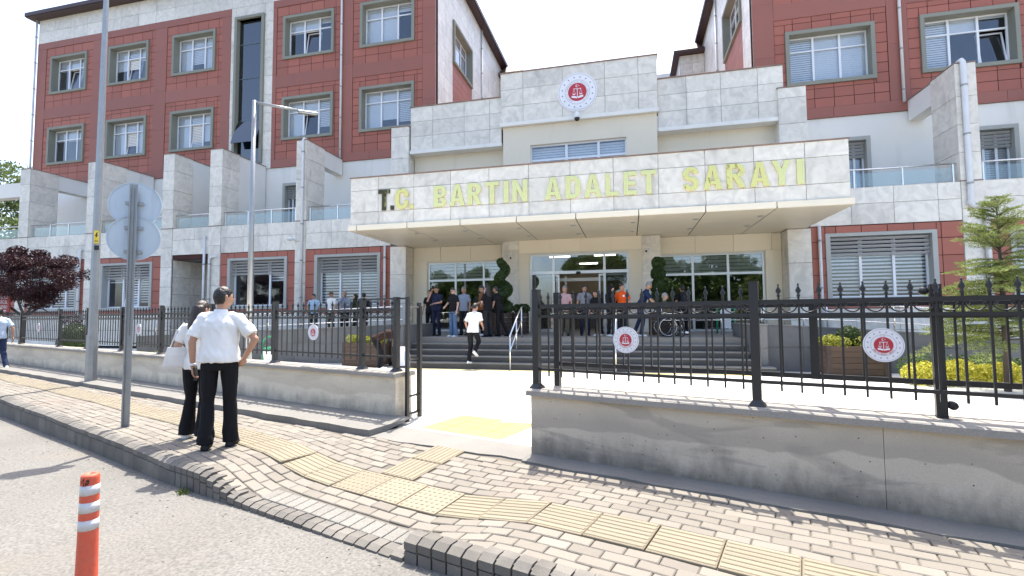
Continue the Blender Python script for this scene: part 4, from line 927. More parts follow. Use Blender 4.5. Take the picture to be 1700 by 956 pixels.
# ---------------------------------------------------------------- boundary walls
def SM(mb): return mb.xf(STREET)                     # builds given in street u,v,z
def low_wall(label, u0, u1, v, m, h=0.65, th=0.30, joints=()):
    t = thing('boundary_wall', label, 'wall', P((u0 + u1) / 2, v, 0), WA)
    cuts = [u0, *joints, u1]
    for a, b in zip(cuts, cuts[1:]): obj('wall_section', SM(MB().box(a + 0.0015, b - 0.0015, v, v + th, -0.12, h - 0.055)), m, t)
    cm_ = MB(); n = int((u1 - u0) / 0.25); rings = []
    for i in range(n + 1):
        u = u0 - 0.03 + (u1 - u0 + 0.06) * i / n; w = 0.006 * math.sin(u * 9.1) + 0.004 * math.sin(u * 23)
        rings.append([P(u, v - 0.05 + w, h - 0.055), P(u, v - 0.045 + w, h - 0.008), P(u, v - 0.03, h + 0.004), P(u, v + th + 0.03, h + 0.004), P(u, v + th + 0.045, h - 0.055)])
    cm_.ring_loft(rings, True, False); cm_.f = [f[::-1] for f in cm_.f]; obj('coping', cm_, 'concrete_cap', t); return t
low_wall('low stained grey concrete wall on the gate\'s right with a black fence on top', -0.0, 9.0, 0.0, 'concrete_wall', joints=(2.85,))
low_wall('long low beige concrete wall on the gate\'s left with a black fence on top', -30.0, -2.24, 0.37, 'concrete_pale', joints=(-22, -17.4, -13.6, -9.9, -6.4, -3.1))

# ---------------------------------------------------------------- fences
def picket_mesh():
    m = MB(); m.box(-0.0075, 0.0075, -0.0075, 0.0075, 0.78, 1.53)
    pr = [(0.0085, 1.53), (0.013, 1.537), (0.013, 1.545), (0.007, 1.552), (0.021, 1.578), (0.006, 1.612), (0.0045, 1.618), (0.008, 1.626), (0.005, 1.634), (0.0008, 1.637)]
    m.lathe(pr, 8); me = m.mesh('picket'); me.materials.append(MATS['iron']); return me
def scroll_mesh(w=0.130):
    r = w / 2 - 0.008; pts = [(r * math.cos(a), 0, 1.468 + 0.058 * math.sin(a)) for a in np.linspace(math.pi * 1.98, math.pi * 1.02, 13)]
    m = MB(); m.tube([(p[0], p[1], p[2]) for p in pts], 0.0055, 6)
    for s in (-1, 1):
        c = (s * (r - 0.014), 1.462); m.tube([(c[0] + s * 0.014 * math.cos(a) * (1 - a / 9), 0, c[1] + 0.014 * math.sin(a) * (1 - a / 9)) for a in np.linspace(0, 4.6, 9)], 0.0045, 5)
    me = m.mesh('scroll'); me.materials.append(MATS['iron']); return me
PICK, SCRO = picket_mesh(), scroll_mesh()
def post_mesh(h0=0.655, h1=1.655, w=0.034):
    m = MB(); m.box(-w, w, -w, w, h0, h1); m.box(-w - 0.004, w + 0.004, -w - 0.004, w + 0.004, h1, h1 + 0.008)
    m.add([(-0.065, -0.065, h0), (0.065, -0.065, h0), (0.065, 0.065, h0), (-0.065, 0.065, h0), (-w, -w, h0 + 0.045), (w, -w, h0 + 0.045), (w, w, h0 + 0.045), (-w, w, h0 + 0.045)],
          [(0, 1, 5, 4), (1, 2, 6, 5), (2, 3, 7, 6), (3, 0, 4, 7), (4, 5, 6, 7), (0, 3, 2, 1)])
    me = m.mesh('post'); me.materials.append(MATS['iron']); return me
POST = post_mesh()
def put(me, name, parent, u, v, z=0.0):
    o = bpy.data.objects.new(name, me); link(o, parent); o.location = P(u, v, z); o.rotation_euler = (0, 0, WA); return o
def fence(label, u0, u1, v, posts, pick0, step=0.138):
    t = thing('iron_fence', label, 'fence', P((u0 + u1) / 2, v, 0.65), WA)
    for z, h in ((1.492, 0.018), (1.388, 0.014), (0.848, 0.013)): obj('rail', SM(MB().box(u0, u1, v - 0.016, v + 0.016, z - h, z + h)), 'iron', t)
    for u in posts: put(POST, 'post', t, u, v)
    u = pick0
    while u < u1 - 0.03:
        if u > u0 + 0.03:
            if min(abs(u - p) for p in posts) > 0.05: put(PICK, 'picket', t, u, v)
            if u + step < u1: put(SCRO, 'scroll', t, u + step / 2, v)
        u += step
    return t
fence('black iron fence with spear tips on the right-hand concrete wall', 0.0, 8.2, 0.10, [0.02, 2.05, 4.10, 6.15], 0.02 + 0.138)
fence('black iron fence with spear tips on the long left-hand wall', -30.0, -2.37, 0.52, [-2.38, -3.05, -5.13, -7.1, -9.08, -10.95, -12.9, -14.77, -17.9, -20, -22.1, -24.2], -30.0 + 0.07)
# sliding gate leaf parked behind the right-hand fence, with its guide post and rollers
sg = thing('sliding_gate', 'black iron sliding gate leaf parked behind the right-hand fence', 'gate', P(2.5, 0.36, 0.0), WA)
for z, h in ((1.47, 0.02), (1.37, 0.012), (0.885, 0.02)): obj('rail', SM(MB().box(0.10, 7.5, 0.345, 0.375, z - h, z + h)), 'iron', sg)
for u in (0.13, 2.46, 4.8): obj('stile', SM(MB().box(u - 0.03, u + 0.03, 0.33, 0.39, 0.62 if u < 1 else 0.865, 1.64 if u < 1 else 1.49)), 'iron', sg)
u = 0.30
while u < 7.4: obj('bar', SM(MB().box(u - 0.007, u + 0.007, 0.353, 0.367, 0.90, 1.46)), 'iron', sg); u += 0.276
gp = thing('gate_guide_post', 'black post with round guide rollers rising through the right-hand fence', 'post', P(3.21, 0.22, 0.66), WA)
obj('post', SM(MB().box(3.178, 3.242, 0.185, 0.25, 0.62, 1.60)), 'iron', gp)
for u, z, r in ((3.145, 1.555, 0.028), (3.27, 0.745, 0.03)): obj('roller', SM(MB().tube([(u, 0.19, z), (u, 0.24, z)], r, 16)), 'iron', gp)
# catch frame at the end of the left wall
cfm = thing('gate_catch_frame', 'tall black steel catch frame at the left side of the gate opening', 'gate', P(-2.25, 0.8, 0), WA)
for u, v, z0, z1, w in ((-2.16, 0.50, 0.0, 1.66, 0.022), (-2.21, 0.80, 0.01, 1.54, 0.022), (-2.52, 1.12, 0.01, 1.60, 0.024)): obj('upright', SM(MB().box(u - w, u + w, v - w, v + w, z0, z1)), 'iron', cfm)
for z in (1.52, 0.82, 0.33, 0.10):
    obj('crossbar', MB().tube([P(-2.16, 0.52, z), P(-2.21, 0.78, z)], 0.015, 4, smooth=False), 'iron', cfm); obj('crossbar', MB().tube([P(-2.22, 0.82, z - 0.02), P(-2.51, 1.10, z - 0.02)], 0.014, 4, smooth=False), 'iron', cfm)
obj('crossbar', SM(MB().box(-2.36, -2.17, 0.50, 0.53, 1.628, 1.652)), 'iron', cfm); obj('crossbar', SM(MB().box(-3.05, -2.40, 0.505, 0.535, 1.63, 1.654)), 'iron', cfm)

# ---------------------------------------------------------------- emblems (flat printed discs)
def glyph_mesh(ch, extrude=0.0, offset=0.0):
    cu = bpy.data.curves.new('glyph', 'FONT'); cu.body = ch; cu.extrude = extrude; cu.offset = offset; cu.resolution_u = 4
    ob = bpy.data.objects.new('glyph', cu); col.objects.link(ob); bpy.context.view_layer.update()
    dg = bpy.context.evaluated_depsgraph_get(); me = bpy.data.meshes.new_from_object(ob.evaluated_get(dg)); bpy.data.objects.remove(ob); bpy.data.curves.remove(cu); return me
_gl = {}
def glyph(ch, ext=0.0, off=0.0):
    k = (ch, ext, off)
    if k not in _gl:
        me = glyph_mesh(ch, ext, off); _gl[k] = ([tuple(v.co) for v in me.vertices], [tuple(p.vertices) for p in me.polygons]); bpy.data.meshes.remove(me)
    return _gl[k]
def star_poly(c, r, n=5, k=0.42, rot=0.0):
    return [(c[0] + (r if i % 2 == 0 else r * k) * math.sin(rot + math.pi * i / n) * -1, c[1] + (r if i % 2 == 0 else r * k) * math.cos(rot + math.pi * i / n)) for i in range(2 * n)]
def ring_text(mb, txt, rad, a0, a1, size, y, inward=False, d=0.002):
    """text along an arc, angles in degrees from the top, clockwise"""
    n = len(txt)
    for i, ch in enumerate(txt):
        if ch == ' ': continue
        a = R(a0 + (a1 - a0) * i / max(1, n - 1)); vs_, fs = glyph(ch)
        if not vs_: continue
        cx = (min(p[0] for p in vs_) + max(p[0] for p in vs_)) / 2
        o = []
        for p in vs_:
            lx, lz = (p[0] - cx) * size, (p[1] - 0.35) * size
            if inward: rr = rad - lz; o.append((rr * math.sin(a) + (-lx) * math.cos(a) * -1 * -1, y, rr * math.cos(a) - (-lx) * math.sin(a) * -1 * -1))
            else: rr = rad + lz; o.append((rr * math.sin(a) + lx * math.cos(a), y, rr * math.cos(a) - lx * math.sin(a)))
        mb.add(o, fs)
def emblem(label, r, loc, rz, ring='dark', group=None, name='wall_emblem'):
    """white disc, ring of sixteen stars, ring of lettering, red field with scales over an open book, crescent and star"""
    t = thing(name, label, 'emblem', loc, rz, group); k = r
    def put_(nm, mb, m): return obj(nm, mb, m, t, True)
    put_('disc', MB().disc((0, 0), k, 0.0, 48, 0.03 * min(1, k * 1.2) + 0.004), 'emblem_white'); y = -0.0015
    put_('ring', MB().annulus((0, 0), 0.925 * k, 0.94 * k, y, 48, 0.003), 'emblem_grey'); put_('ring', MB().annulus((0, 0), 0.615 * k, 0.628 * k, y, 48, 0.003), 'emblem_grey')
    for i in range(16):
        a = 2 * math.pi * (i + 0.5) / 16; c = (0.775 * k * math.sin(a), 0.775 * k * math.cos(a)); put_('star', MB().prism(star_poly(c, 0.058 * k, rot=-a), 0.003, y0=y), 'emblem_grey')
    tx = MB()
    if ring == 'dark': ring_text(tx, 'TÜRKİYE CUMHURİYETİ ADALET BAKANLIĞI', 0.535 * k, -150, 150, 0.105 * k, -0.002)
    else:
        ring_text(tx, 'T.C.', 0.545 * k, -12, 12, 0.12 * k, -0.002)
        txt = 'BARTIN ADALET SARAYI'; n = len(txt)
        for i, ch in enumerate(txt):
            if ch == ' ': continue
            a = R(238 - 116 * i / (n - 1)); vs_, fs = glyph(ch); cx = (min(p[0] for p in vs_) + max(p[0] for p in vs_)) / 2
            tx.add([((0.545 * k - (p[1] - 0.35) * 0.12 * k) * math.sin(a) - (p[0] - cx) * 0.12 * k * math.cos(a), -0.002, (0.545 * k - (p[1] - 0.35) * 0.12 * k) * math.cos(a) + (p[0] - cx) * 0.12 * k * math.sin(a)) for p in vs_], fs)
    put_('lettering', tx, 'emblem_grey' if ring == 'dark' else 'emblem_red')
    put_('red_field', MB().disc((0, 0), 0.47 * k, y - 0.001, 40, 0.003), 'emblem_red')
    e = MB(); yy = y - 0.0025; s = k * 0.47
    def bx(x0, x1, z0, z1): e.prism([(x0 * s, z0 * s), (x1 * s, z0 * s), (x1 * s, z1 * s), (x0 * s, z1 * s)], 0.002, y0=yy)
    bx(-0.035, 0.035, -0.55, 0.38); bx(-0.42, 0.42, 0.34, 0.40); bx(-0.09, 0.09, 0.28, 0.34)
    for q in (-1, 1):
        c = 0.36 * q
        for d in (-0.14, 0.14): e.prism([((c) * s - 0.012 * s, 0.36 * s), ((c + d) * s - 0.012 * s, -0.18 * s), ((c + d) * s + 0.016 * s, -0.18 * s), ((c) * s + 0.016 * s, 0.36 * s)], 0.002, y0=yy)
        e.prism([((c + 0.17 * math.cos(a)) * s, (-0.18 + 0.12 * math.sin(a)) * s) for a in np.linspace(math.pi, 2 * math.pi, 9)], 0.002, y0=yy)
        e.prism([(0.03 * q * s, -0.52 * s), (0.03 * q * s, -0.70 * s), (0.62 * q * s, -0.58 * s), (0.62 * q * s, -0.38 * s), (0.35 * q * s, -0.40 * s)][::q], 0.002, y0=yy)
    # crescent and star
    cz = 0.68; A = [(0.15 * math.cos(a) * s - 0.03 * s, (cz + 0.15 * math.sin(a)) * s) for a in np.linspace(R(40), R(320), 17)]
    B = [(0.115 * math.cos(a) * s + 0.012 * s, (cz + 0.115 * math.sin(a)) * s) for a in np.linspace(R(310), R(50), 17)]
    for i in range(16): e.prism([A[i], A[i + 1], B[15 - i], B[16 - i]], 0.002, y0=yy)
    e.prism(star_poly((0.17 * s, cz * s), 0.075 * s, rot=0.3), 0.002, y0=yy)
    put_('scales', e, 'emblem_white'); return t
emblem('large round white and red justice emblem above the entrance canopy', 0.80, (-1.84, P1 - 0.175, 10.42), 0.0)
def fence_emblem(u, v, label):
    p = P(u, v - 0.024, 1.165); emblem(label, 0.122, p, WA, 'red', name='fence_emblem')
fence_emblem(0.97, 0.10, 'round court emblem on the fence in front of the entrance steps')
fence_emblem(2.885, 0.10, 'round court emblem on the fence in front of the planter')
fence_emblem(-4.126, 0.52, 'round court emblem on the left fence near the gate')
fence_emblem(-10.07, 0.52, 'round court emblem on the left fence beside the traffic sign pole')
fence_emblem(-16.35, 0.52, 'round court emblem on the left fence below the purple tree')

# ---------------------------------------------------------------- raised lettering on the canopy
LT = thing('lettering', 'large raised brass letters reading T.C. BARTIN ADALET SARAYI on the canopy', 'sign', (-1.8, YC, 5.15))
ROW = [('T', -8.60, -8.15), ('.', -8.12, -7.99), ('C', -7.94, -7.43), ('.', -7.38, -7.24), ('B', -6.48, -6.02), ('A', -5.90, -5.35), ('R', -5.25, -4.76), ('T', -4.63, -4.15), ('I', -3.98, -3.81), ('N', -3.68, -3.18),
       ('A', -2.60, -2.05), ('D', -1.91, -1.43), ('A', -1.31, -0.77), ('L', -0.63, -0.23), ('E', -0.07, 0.33), ('T', 0.47, 0.92), ('S', 1.70, 2.16), ('A', 2.29, 2.82), ('R', 2.95, 3.47), ('A', 3.60, 4.13), ('Y', 4.19, 4.72), ('I', 4.86, 5.05)]
def letter(ch, x0, x1, z0, z1, y, d):
    w, h = x1 - x0, z1 - z0; st_ = min(0.165, w * 0.34); hb = 0.135; m = MB()
    def pg(pts, flip=False): m.prism([(x0 + p[0], z0 + p[1]) for p in (pts[::-1] if flip else pts)], d, y0=y)
    def rc(a, b, c, e): pg([(a, c), (b, c), (b, e), (a, e)])
    def arc(cx, cz, rx, rz, tx, tz, a0, a1, n=10):
        o = [(cx + rx * math.cos(t), cz + rz * math.sin(t)) for t in np.linspace(R(a0), R(a1), n)]; i_ = [(cx + (rx - tx) * math.cos(t), cz + (rz - tz) * math.sin(t)) for t in np.linspace(R(a0), R(a1), n)]
        for k in range(n - 1): pg([i_[k], o[k], o[k + 1], i_[k + 1]])
    if ch == 'I': rc(0, w, 0, h)
    elif ch == '.': rc(0, w, 0, h)
    elif ch == 'T': rc(0, w, h - hb, h); rc(w / 2 - st_ / 2, w / 2 + st_ / 2, 0, h - hb)
    elif ch == 'L': rc(0, st_, 0, h); rc(st_, w, 0, hb)
    elif ch == 'E': rc(0, st_, 0, h); rc(st_, w, 0, hb); rc(st_, w, h - hb, h); rc(st_, w * 0.9, h / 2 - hb / 2, h / 2 + hb / 2)
    elif ch == 'N': rc(0, st_ * 0.9, 0, h); rc(w - st_ * 0.9, w, 0, h); pg([(st_ * 0.9, h), (st_ * 0.9, h - 0.30), (w - st_ * 0.9, 0), (w - st_ * 0.9, 0.30)])
    elif ch == 'A':
        pg([(0, 0), (st_, 0), (w / 2 + 0.0, h - 0.16), (w / 2, h), (w / 2 - 0.085, h)]); pg([(w - st_, 0), (w, 0), (w / 2 + 0.085, h), (w / 2, h), (w / 2, h - 0.16)])
        ia = lambda z: st_ + (w / 2 - st_) * z / (h - 0.16); pg([(ia(0.15), 0.15), (w - ia(0.15), 0.15), (w - ia(0.26), 0.26), (ia(0.26), 0.26)])
    elif ch == 'Y': rc(w / 2 - st_ / 2, w / 2 + st_ / 2, 0, 0.34); pg([(w / 2 - st_ / 2, 0.34), (w / 2, 0.34), (w / 2, 0.48), (st_, h), (0, h)]); pg([(w / 2, 0.34), (w / 2 + st_ / 2, 0.34), (w, h), (w - st_, h), (w / 2, 0.48)])
    elif ch in 'BRPD':
        rc(0, st_, 0, h)
        if ch == 'D':
            rc(st_, w * 0.5, 0, hb); rc(st_, w * 0.5, h - hb, h); arc(w * 0.5, h - 0.27, w * 0.5, 0.27, st_, hb, 0, 90); arc(w * 0.5, 0.27, w * 0.5, 0.27, st_, hb, -90, 0); rc(w - st_, w, 0.27, h - 0.27)
        else:
            mid = h * 0.47; rc(st_, w * 0.55, h - hb, h); rc(st_, w * 0.55, mid - 0.03, mid + 0.09); r_ = (h - mid + 0.03) / 2; arc(w * 0.55, h - r_, w * 0.43, r_, st_, hb * 0.9, -90, 90, 14)
            if ch == 'B': rc(st_, w * 0.55, 0, hb); r_ = (mid - 0.032) / 2; arc(w * 0.55, r_, w * 0.45, r_, st_, hb * 0.9, -90, 90, 14)
            else: pg([(w * 0.36, mid - 0.03), (w - st_, 0), (w, 0), (w * 0.72, mid - 0.03)])
    elif ch == 'C': arc(w / 2, h - 0.25, w / 2, 0.25, st_, hb, 0, 180, 14); arc(w / 2, 0.25, w / 2, 0.25, st_, hb, 180, 360, 14); rc(0, st_, 0.25, h - 0.25); rc(w - st_, w, h - 0.30, h - 0.25); rc(w - st_, w, 0.25, 0.30)
    elif ch == 'S':
        r_ = (h - hb) / 4; rx = (w - st_) / 2
        cl = [(w / 2 + rx * math.cos(t), h - hb / 2 - r_ + r_ * math.sin(t)) for t in np.linspace(R(5), R(250), 14)] + [(w / 2 + rx * math.cos(t), hb / 2 + r_ + r_ * math.sin(t)) for t in np.linspace(R(70), R(-175), 14)]
        L_ = []; R_ = []
        for k in range(len(cl)):
            p, q = cl[max(0, k - 1)], cl[min(len(cl) - 1, k + 1)]; dx, dz = q[0] - p[0], q[1] - p[1]; n_ = math.hypot(dx, dz); nx, nz = -dz / n_, dx / n_; e_ = math.hypot(nx * st_ / 2, nz * hb / 2)
            L_.append((cl[k][0] + nx * e_, cl[k][1] + nz * e_)); R_.append((cl[k][0] - nx * e_, cl[k][1] - nz * e_))
        for k in range(len(cl) - 1): pg([R_[k], R_[k + 1], L_[k + 1], L_[k]])
    return m
for i, (ch, a, b) in enumerate(ROW):
    m_ = 'brass_dark_reflection' if i < 2 else ('brass_worn' if i in (2, 3, 16, 17, 18, 19) else 'brass')
    obj('letter', letter(ch, a, b, 5.16, 5.90 if ch != '.' else 5.31, YC - 0.062, 0.05), m_, LT)

# ---------------------------------------------------------------- cameras on the building
def bullet_cam(label, x, y, z, s):
    t = thing('security_camera', label, 'camera', (x, y, z)); obj('bracket', MB().box(x - 0.07, x + 0.07, y - 0.02, y + 0.0, z - 0.02, z + 0.10).box(x - 0.015, x + 0.015, y - 0.14, y - 0.02, z + 0.0, z + 0.03), 'white_plastic', t)
    obj('housing', MB().tube([(x, y - 0.10, z + 0.02), (x + 0.07 * s, y - 0.26, z - 0.07)], 0.04, 12), 'white_plastic', t); obj('lens', MB().tube([(x + 0.07 * s, y - 0.26, z - 0.07), (x + 0.085 * s, y - 0.29, z - 0.09)], 0.036, 12), 'black_plastic', t)
bullet_cam('small bullet camera on the stone pilaster left of the doors', -4.72, P1 - 0.03, 3.82, 1); bullet_cam('small bullet camera on the stone pilaster right of the doors', 0.78, P1 - 0.03, 3.90, -1)
dc = thing('dome_camera', 'white and black dome camera hanging below the large emblem', 'camera', (-1.85, P1 - 0.3, 9.3))
obj('bracket', MB().box(-1.90, -1.80, P1 - 0.34, P1 - 0.25, 9.62, 9.70).tube([(-1.85, P1 - 0.36, 9.66), (-1.85, P1 - 0.36, 9.52)], 0.05, 10), 'white_plastic', dc)
obj('housing', MB().lathe([(0.05, 0.22), (0.11, 0.12), (0.125, 0.0), (0.125, -0.05)], 16, (-1.85, P1 - 0.36, 9.32)), 'white_plastic', dc); obj('dome', MB().ball((-1.85, P1 - 0.36, 9.27), (0.11, 0.11, 0.13)), 'black_plastic', dc)
fl2 = thing('floodlight', 'small wall lamp on the fin left of the canopy', 'lamp', (-15.1, P1 - 0.05, 4.95)); obj('arm', MB().tube([(-15.0, P1 - 0.03, 4.98), (-15.05, P1 - 0.2, 5.0)], 0.025, 8), 'white_plastic', fl2); obj('head', MB().ball((-15.1, P1 - 0.26, 5.0), (0.14, 0.11, 0.09)), 'white_plastic', fl2)

# ---------------------------------------------------------------- street furniture
lp = thing('lamp_post', 'tall tapered galvanised lamp post standing on the pavement by the beige wall', 'lamp post', (-11.2, 8.09, 0))
def taper(p, z0, z1, r0, r1, n=8): return MB().ring_loft([[(p[0] + r * math.cos(2 * math.pi * (k + 0.5) / n), p[1] + r * math.sin(2 * math.pi * (k + 0.5) / n), z) for k in range(n)] for z, r in ((z0, r0), (z0 + (z1 - z0) * 0.5, (r0 + r1) / 2), (z1, r1))], True, False)
obj('pole', taper((-11.2, 8.09), 0, 10.2, 0.092, 0.042), 'galvanised', lp); obj('base_sleeve', taper((-11.2, 8.09), 0.0, 1.05, 0.108, 0.103), 'galvanised', lp)
obj('arm', MB().tube([(-11.2, 8.09, 10.1), (-11.5, 7.2, 10.5), (-11.8, 6.3, 10.6)], 0.05, 8), 'galvanised', lp); obj('lamp_head', MB().box(-11.98, -11.72, 5.6, 6.4, 10.55, 10.66), 'galvanised', lp)
lpn = (-11.2 + 0.135 * 0.81, 8.09 - 0.135 * 0.585)
stk = MB().box(-0.04, 0.04, -0.006, 0.0, 3.02, 3.30).xf(T((-11.2, 8.09, 0)) @ Matrix.Rotation(R(22.5 + 30), 4, 'Z') @ T((0, -0.0785, 0))); obj('warning_sticker', stk, 'sign_yellow', lp)
bolt = MB().prism([(0.0, 3.26), (-0.03, 3.18), (-0.005, 3.185), (-0.02, 3.12), (0.03, 3.20), (0.008, 3.197), (0.02, 3.26)], 0.002, y0=-0.0085).prism([(-0.03, 3.055), (0.03, 3.055), (0.03, 3.065), (-0.03, 3.065)], 0.002, y0=-0.0085).prism([(-0.03, 3.08), (0.025, 3.08), (0.025, 3.09), (-0.03, 3.09)], 0.002, y0=-0.0085)
obj('sticker_mark', bolt.xf(T((-11.2, 8.09, 0)) @ Matrix.Rotation(R(52.5), 4, 'Z') @ T((0, -0.0785, 0))), 'black_plastic', lp)
obj('terminal_box', MB().box(-0.03, 0.05, -0.06, 0.0, 2.88, 2.97).xf(T((-11.2, 8.09, 0)) @ Matrix.Rotation(R(52.5), 4, 'Z') @ T((0, -0.0785, 0))), 'black_plastic', lp)
l2 = thing('street_lamp', 'slim grey street lamp with one arm and flat LED head behind the fence', 'street lamp', (-10.55, 11.8, -0.05))
obj('pole', MB().tube([(-10.55, 11.8, -0.08), (-10.55, 11.8, 3.8), (-10.55, 11.8, 7.75)], [0.085, 0.072, 0.055], 12), 'galvanised', l2)
obj('arm', MB().tube([(-10.55, 11.8, 7.70), (-9.55, 12.53, 7.64)], 0.042, 8), 'galvanised', l2)
hd = MB().chamfer(-0.10, 0.10, 0, 0.55, -0.05, 0.02, 0.03).xf(T((-9.60, 12.50, 7.63)) @ Matrix.Rotation(math.atan2(-1.3, 0.95), 4, 'Z')); obj('lamp_head', hd, 'galvanised', l2)
sp = thing('traffic_sign', 'two round traffic signs seen from behind on a perforated steel pole', 'traffic sign', (-6.37, 5.05, -0.02), R(36))
pm = MB(); pm.box(-0.032, 0.032, 0.0, 0.004, 0, 3.20); pm.box(-0.036, -0.032, -0.03, 0.006, 0, 3.20); pm.box(0.032, 0.036, -0.03, 0.006, 0, 3.20); pm.box(-0.046, -0.036, -0.032, -0.028, 0, 3.2); pm.box(0.036, 0.046, -0.032, -0.028, 0, 3.2)
obj('pole', pm, 'galvanised', sp, True)
ph = MB(); z = 1.2
while z < 3.16: ph.box(0.0, 0.008, -0.0026, -0.0006, z, z + 0.014); z += 0.028
h_ = obj('perforation', ph, 'black_plastic', sp, True); h_['kind'] = 'stuff'
def sign_disc(z, y):
    d = MB().disc((0, z), 0.30, y, 56, 0.004); d.annulus((0, z), 0.288, 0.30, y - 0.012, 56, 0.012); obj('sign_plate', d, 'sign_back', sp, True)
sign_disc(2.94, 0.060); sign_disc(2.49, 0.046)
for z in (2.62, 2.95, 2.30): obj('clamp', MB().box(-0.10, 0.10, 0.006, 0.045, z - 0.02, z + 0.02), 'galvanised', sp, True)
obj('foot', MB().box(-0.09, 0.09, -0.09, 0.09, -0.01, 0.012), 'concrete_cap', sp, True)
# orange flexible bollard on the road
bz = road_z(-3.02); bo = thing('bollard', 'orange plastic bollard with three grey reflective bands standing on the road', 'bollard', (-3.02, 2.20, bz))
prof = [(0.10, 0.0), (0.10, 0.02), (0.066, 0.05), (0.052, 0.12), (0.048, 0.34), (0.044, 0.690), (0.043, 0.704), (0.038, 0.714), (0.022, 0.716), (0.020, 0.706), (0.001, 0.706)]
obj('body', MB().lathe(prof, 28, (-3.02, 2.20, bz)), 'orange_plastic', bo)
for z0, z1 in ((0.602, 0.656), (0.505, 0.562), (0.408, 0.464)): obj('reflective_band', MB().lathe([(0.0483 - 0.0115 * (z0 - 0.4), z0), (0.0483 - 0.0115 * (z1 - 0.4), z1)], 28, (-3.02, 2.20, bz)), 'reflective_band', bo)
mk = MB()
for k in range(16):
    a = R(-95 + random.uniform(-4, 62)); z = 0.66 + random.uniform(0.0, 0.035); r_ = 0.0460; da = R(random.uniform(2, 9)); dz = random.uniform(0.004, 0.014)
    mk.add([(-3.02 + r_ * math.cos(t), 2.2 + r_ * math.sin(t), bz + q) for t, q in ((a, z - dz), (a + da, z - dz * 0.6), (a + da, z + dz), (a, z + dz * 0.4))], [(0, 1, 2, 3)])
obj('scuff_mark', mk, 'black_plastic', bo)['kind'] = 'stuff'

# red direction sign at the far left
rs = thing('direction_sign', 'red direction sign with white lettering standing by the purple tree', 'sign', (-22.6, 13.0, 0))
obj('board', MB().box(-23.6, -22.0, 13.0, 13.04, 1.66, 2.36), 'sign_red', rs)
for x in (-23.4, -22.2): obj('post', MB().box(x - 0.03, x + 0.03, 13.045, 13.10, -0.1, 2.3), 'iron', rs)
def text_mb(txt, size, x_right, z, y):
    mb = MB(); x = 0.0; parts = []
    for ch in txt:
        if ch == ' ': x += 0.32 * size; continue
        vs_, fs = glyph(ch, 0.0, 0.012); mn = min(p[0] for p in vs_); w = max(p[0] for p in vs_) - mn; parts.append((vs_, fs, x - mn * size)); x += (w + 0.09) * size
    for vs_, fs, ox in parts: mb.add([(x_right - x + ox + p[0] * size, y, z + p[1] * size) for p in vs_], fs)
    return mb
for t_, z in (('ADLİ', 2.16), ('SİCİL', 1.98), ('BÜROSU', 1.80)): obj('lettering', text_mb(t_, 0.16, -22.08, z, 12.996), 'emblem_white', rs)
obj('arrow', MB().prism([(-22.32, 1.70), (-22.22, 1.70), (-22.22, 1.685), (-22.12, 1.715), (-22.22, 1.745), (-22.22, 1.73), (-22.32, 1.73)], 0.002, y0=12.995), 'emblem_white', rs)
# green swing bin
gb = thing('litter_bin', 'white litter bin with green lid hung in a green tube frame', 'bin', (-11.1, 13.3, plaza_z(13.3)))
z0 = plaza_z(13.3); arch = [(-0.27, 0, 0), (-0.27, 0, 0.62)] + [(-0.27 * math.cos(a), 0, 0.62 + 0.27 * math.sin(a)) for a in np.linspace(0.2, math.pi - 0.2, 9)] + [(0.27, 0, 0.62), (0.27, 0, 0)]
obj('frame', MB().tube([(-11.1 + p[0], 13.3, z0 + p[2]) for p in arch], 0.028, 8), 'green_paint', gb); obj('bucket', MB().lathe([(0.16, 0.08), (0.20, 0.42), (0.205, 0.44)], 18, (-11.1, 13.3, z0)), 'white_plastic', gb); obj('lid', MB().lathe([(0.212, 0.44), (0.21, 0.49), (0.16, 0.55), (0.01, 0.57)], 18, (-11.1, 13.3, z0)), 'green_paint', gb)
# arched notice board by the left planter
nbd = thing('notice_board', 'small arched white and pale blue board standing by the left planter', 'board', (-6.35, 12.9, plaza_z(12.9)))
z0 = plaza_z(12.9); ar = [(-0.24, 0.08), (0.24, 0.08)] + [(0.24 * math.cos(a), 0.42 + 0.22 * math.sin(a)) for a in np.linspace(0, math.pi, 13)]
obj('board', MB().prism([(-6.35 + a, z0 + b) for a, b in ar], 0.03, y0=12.9), 'emblem_white', nbd)
for s_ in (-1, 1): obj('print', MB().prism([(-6.35 + s_ * 0.13 + 0.07 * math.cos(a), z0 + 0.36 + 0.17 * math.sin(a)) for a in np.linspace(0, 2 * math.pi, 16)[:-1]], 0.002, y0=12.8975), 'pale_blue', nbd)
for x in (-6.55, -6.15): obj('foot', MB().box(x - 0.02, x + 0.02, 12.80, 13.05, z0, z0 + 0.09), 'steel', nbd)
# stand by the right-hand glazing
stn = thing('information_stand', 'white stand with a dark seal between green legs by the glazing', 'stand', (3.35, 18.6, LZ))
obj('panel', MB().box(3.18, 3.52, 18.58, 18.62, LZ + 0.16, LZ + 0.86), 'white_plastic', stn); obj('seal', MB().disc((3.35, LZ + 0.58), 0.07, 18.577, 20, 0.003), 'emblem_red', stn)
for x in (3.06, 3.64): obj('leg', MB().tube([(x, 18.6, LZ), (x, 18.6, LZ + 0.95)], 0.035, 8), 'green_paint', stn)
obj('crossbar', MB().tube([(3.06, 18.6, LZ + 0.9), (3.64, 18.6, LZ + 0.9)], 0.03, 8), 'green_paint', stn)

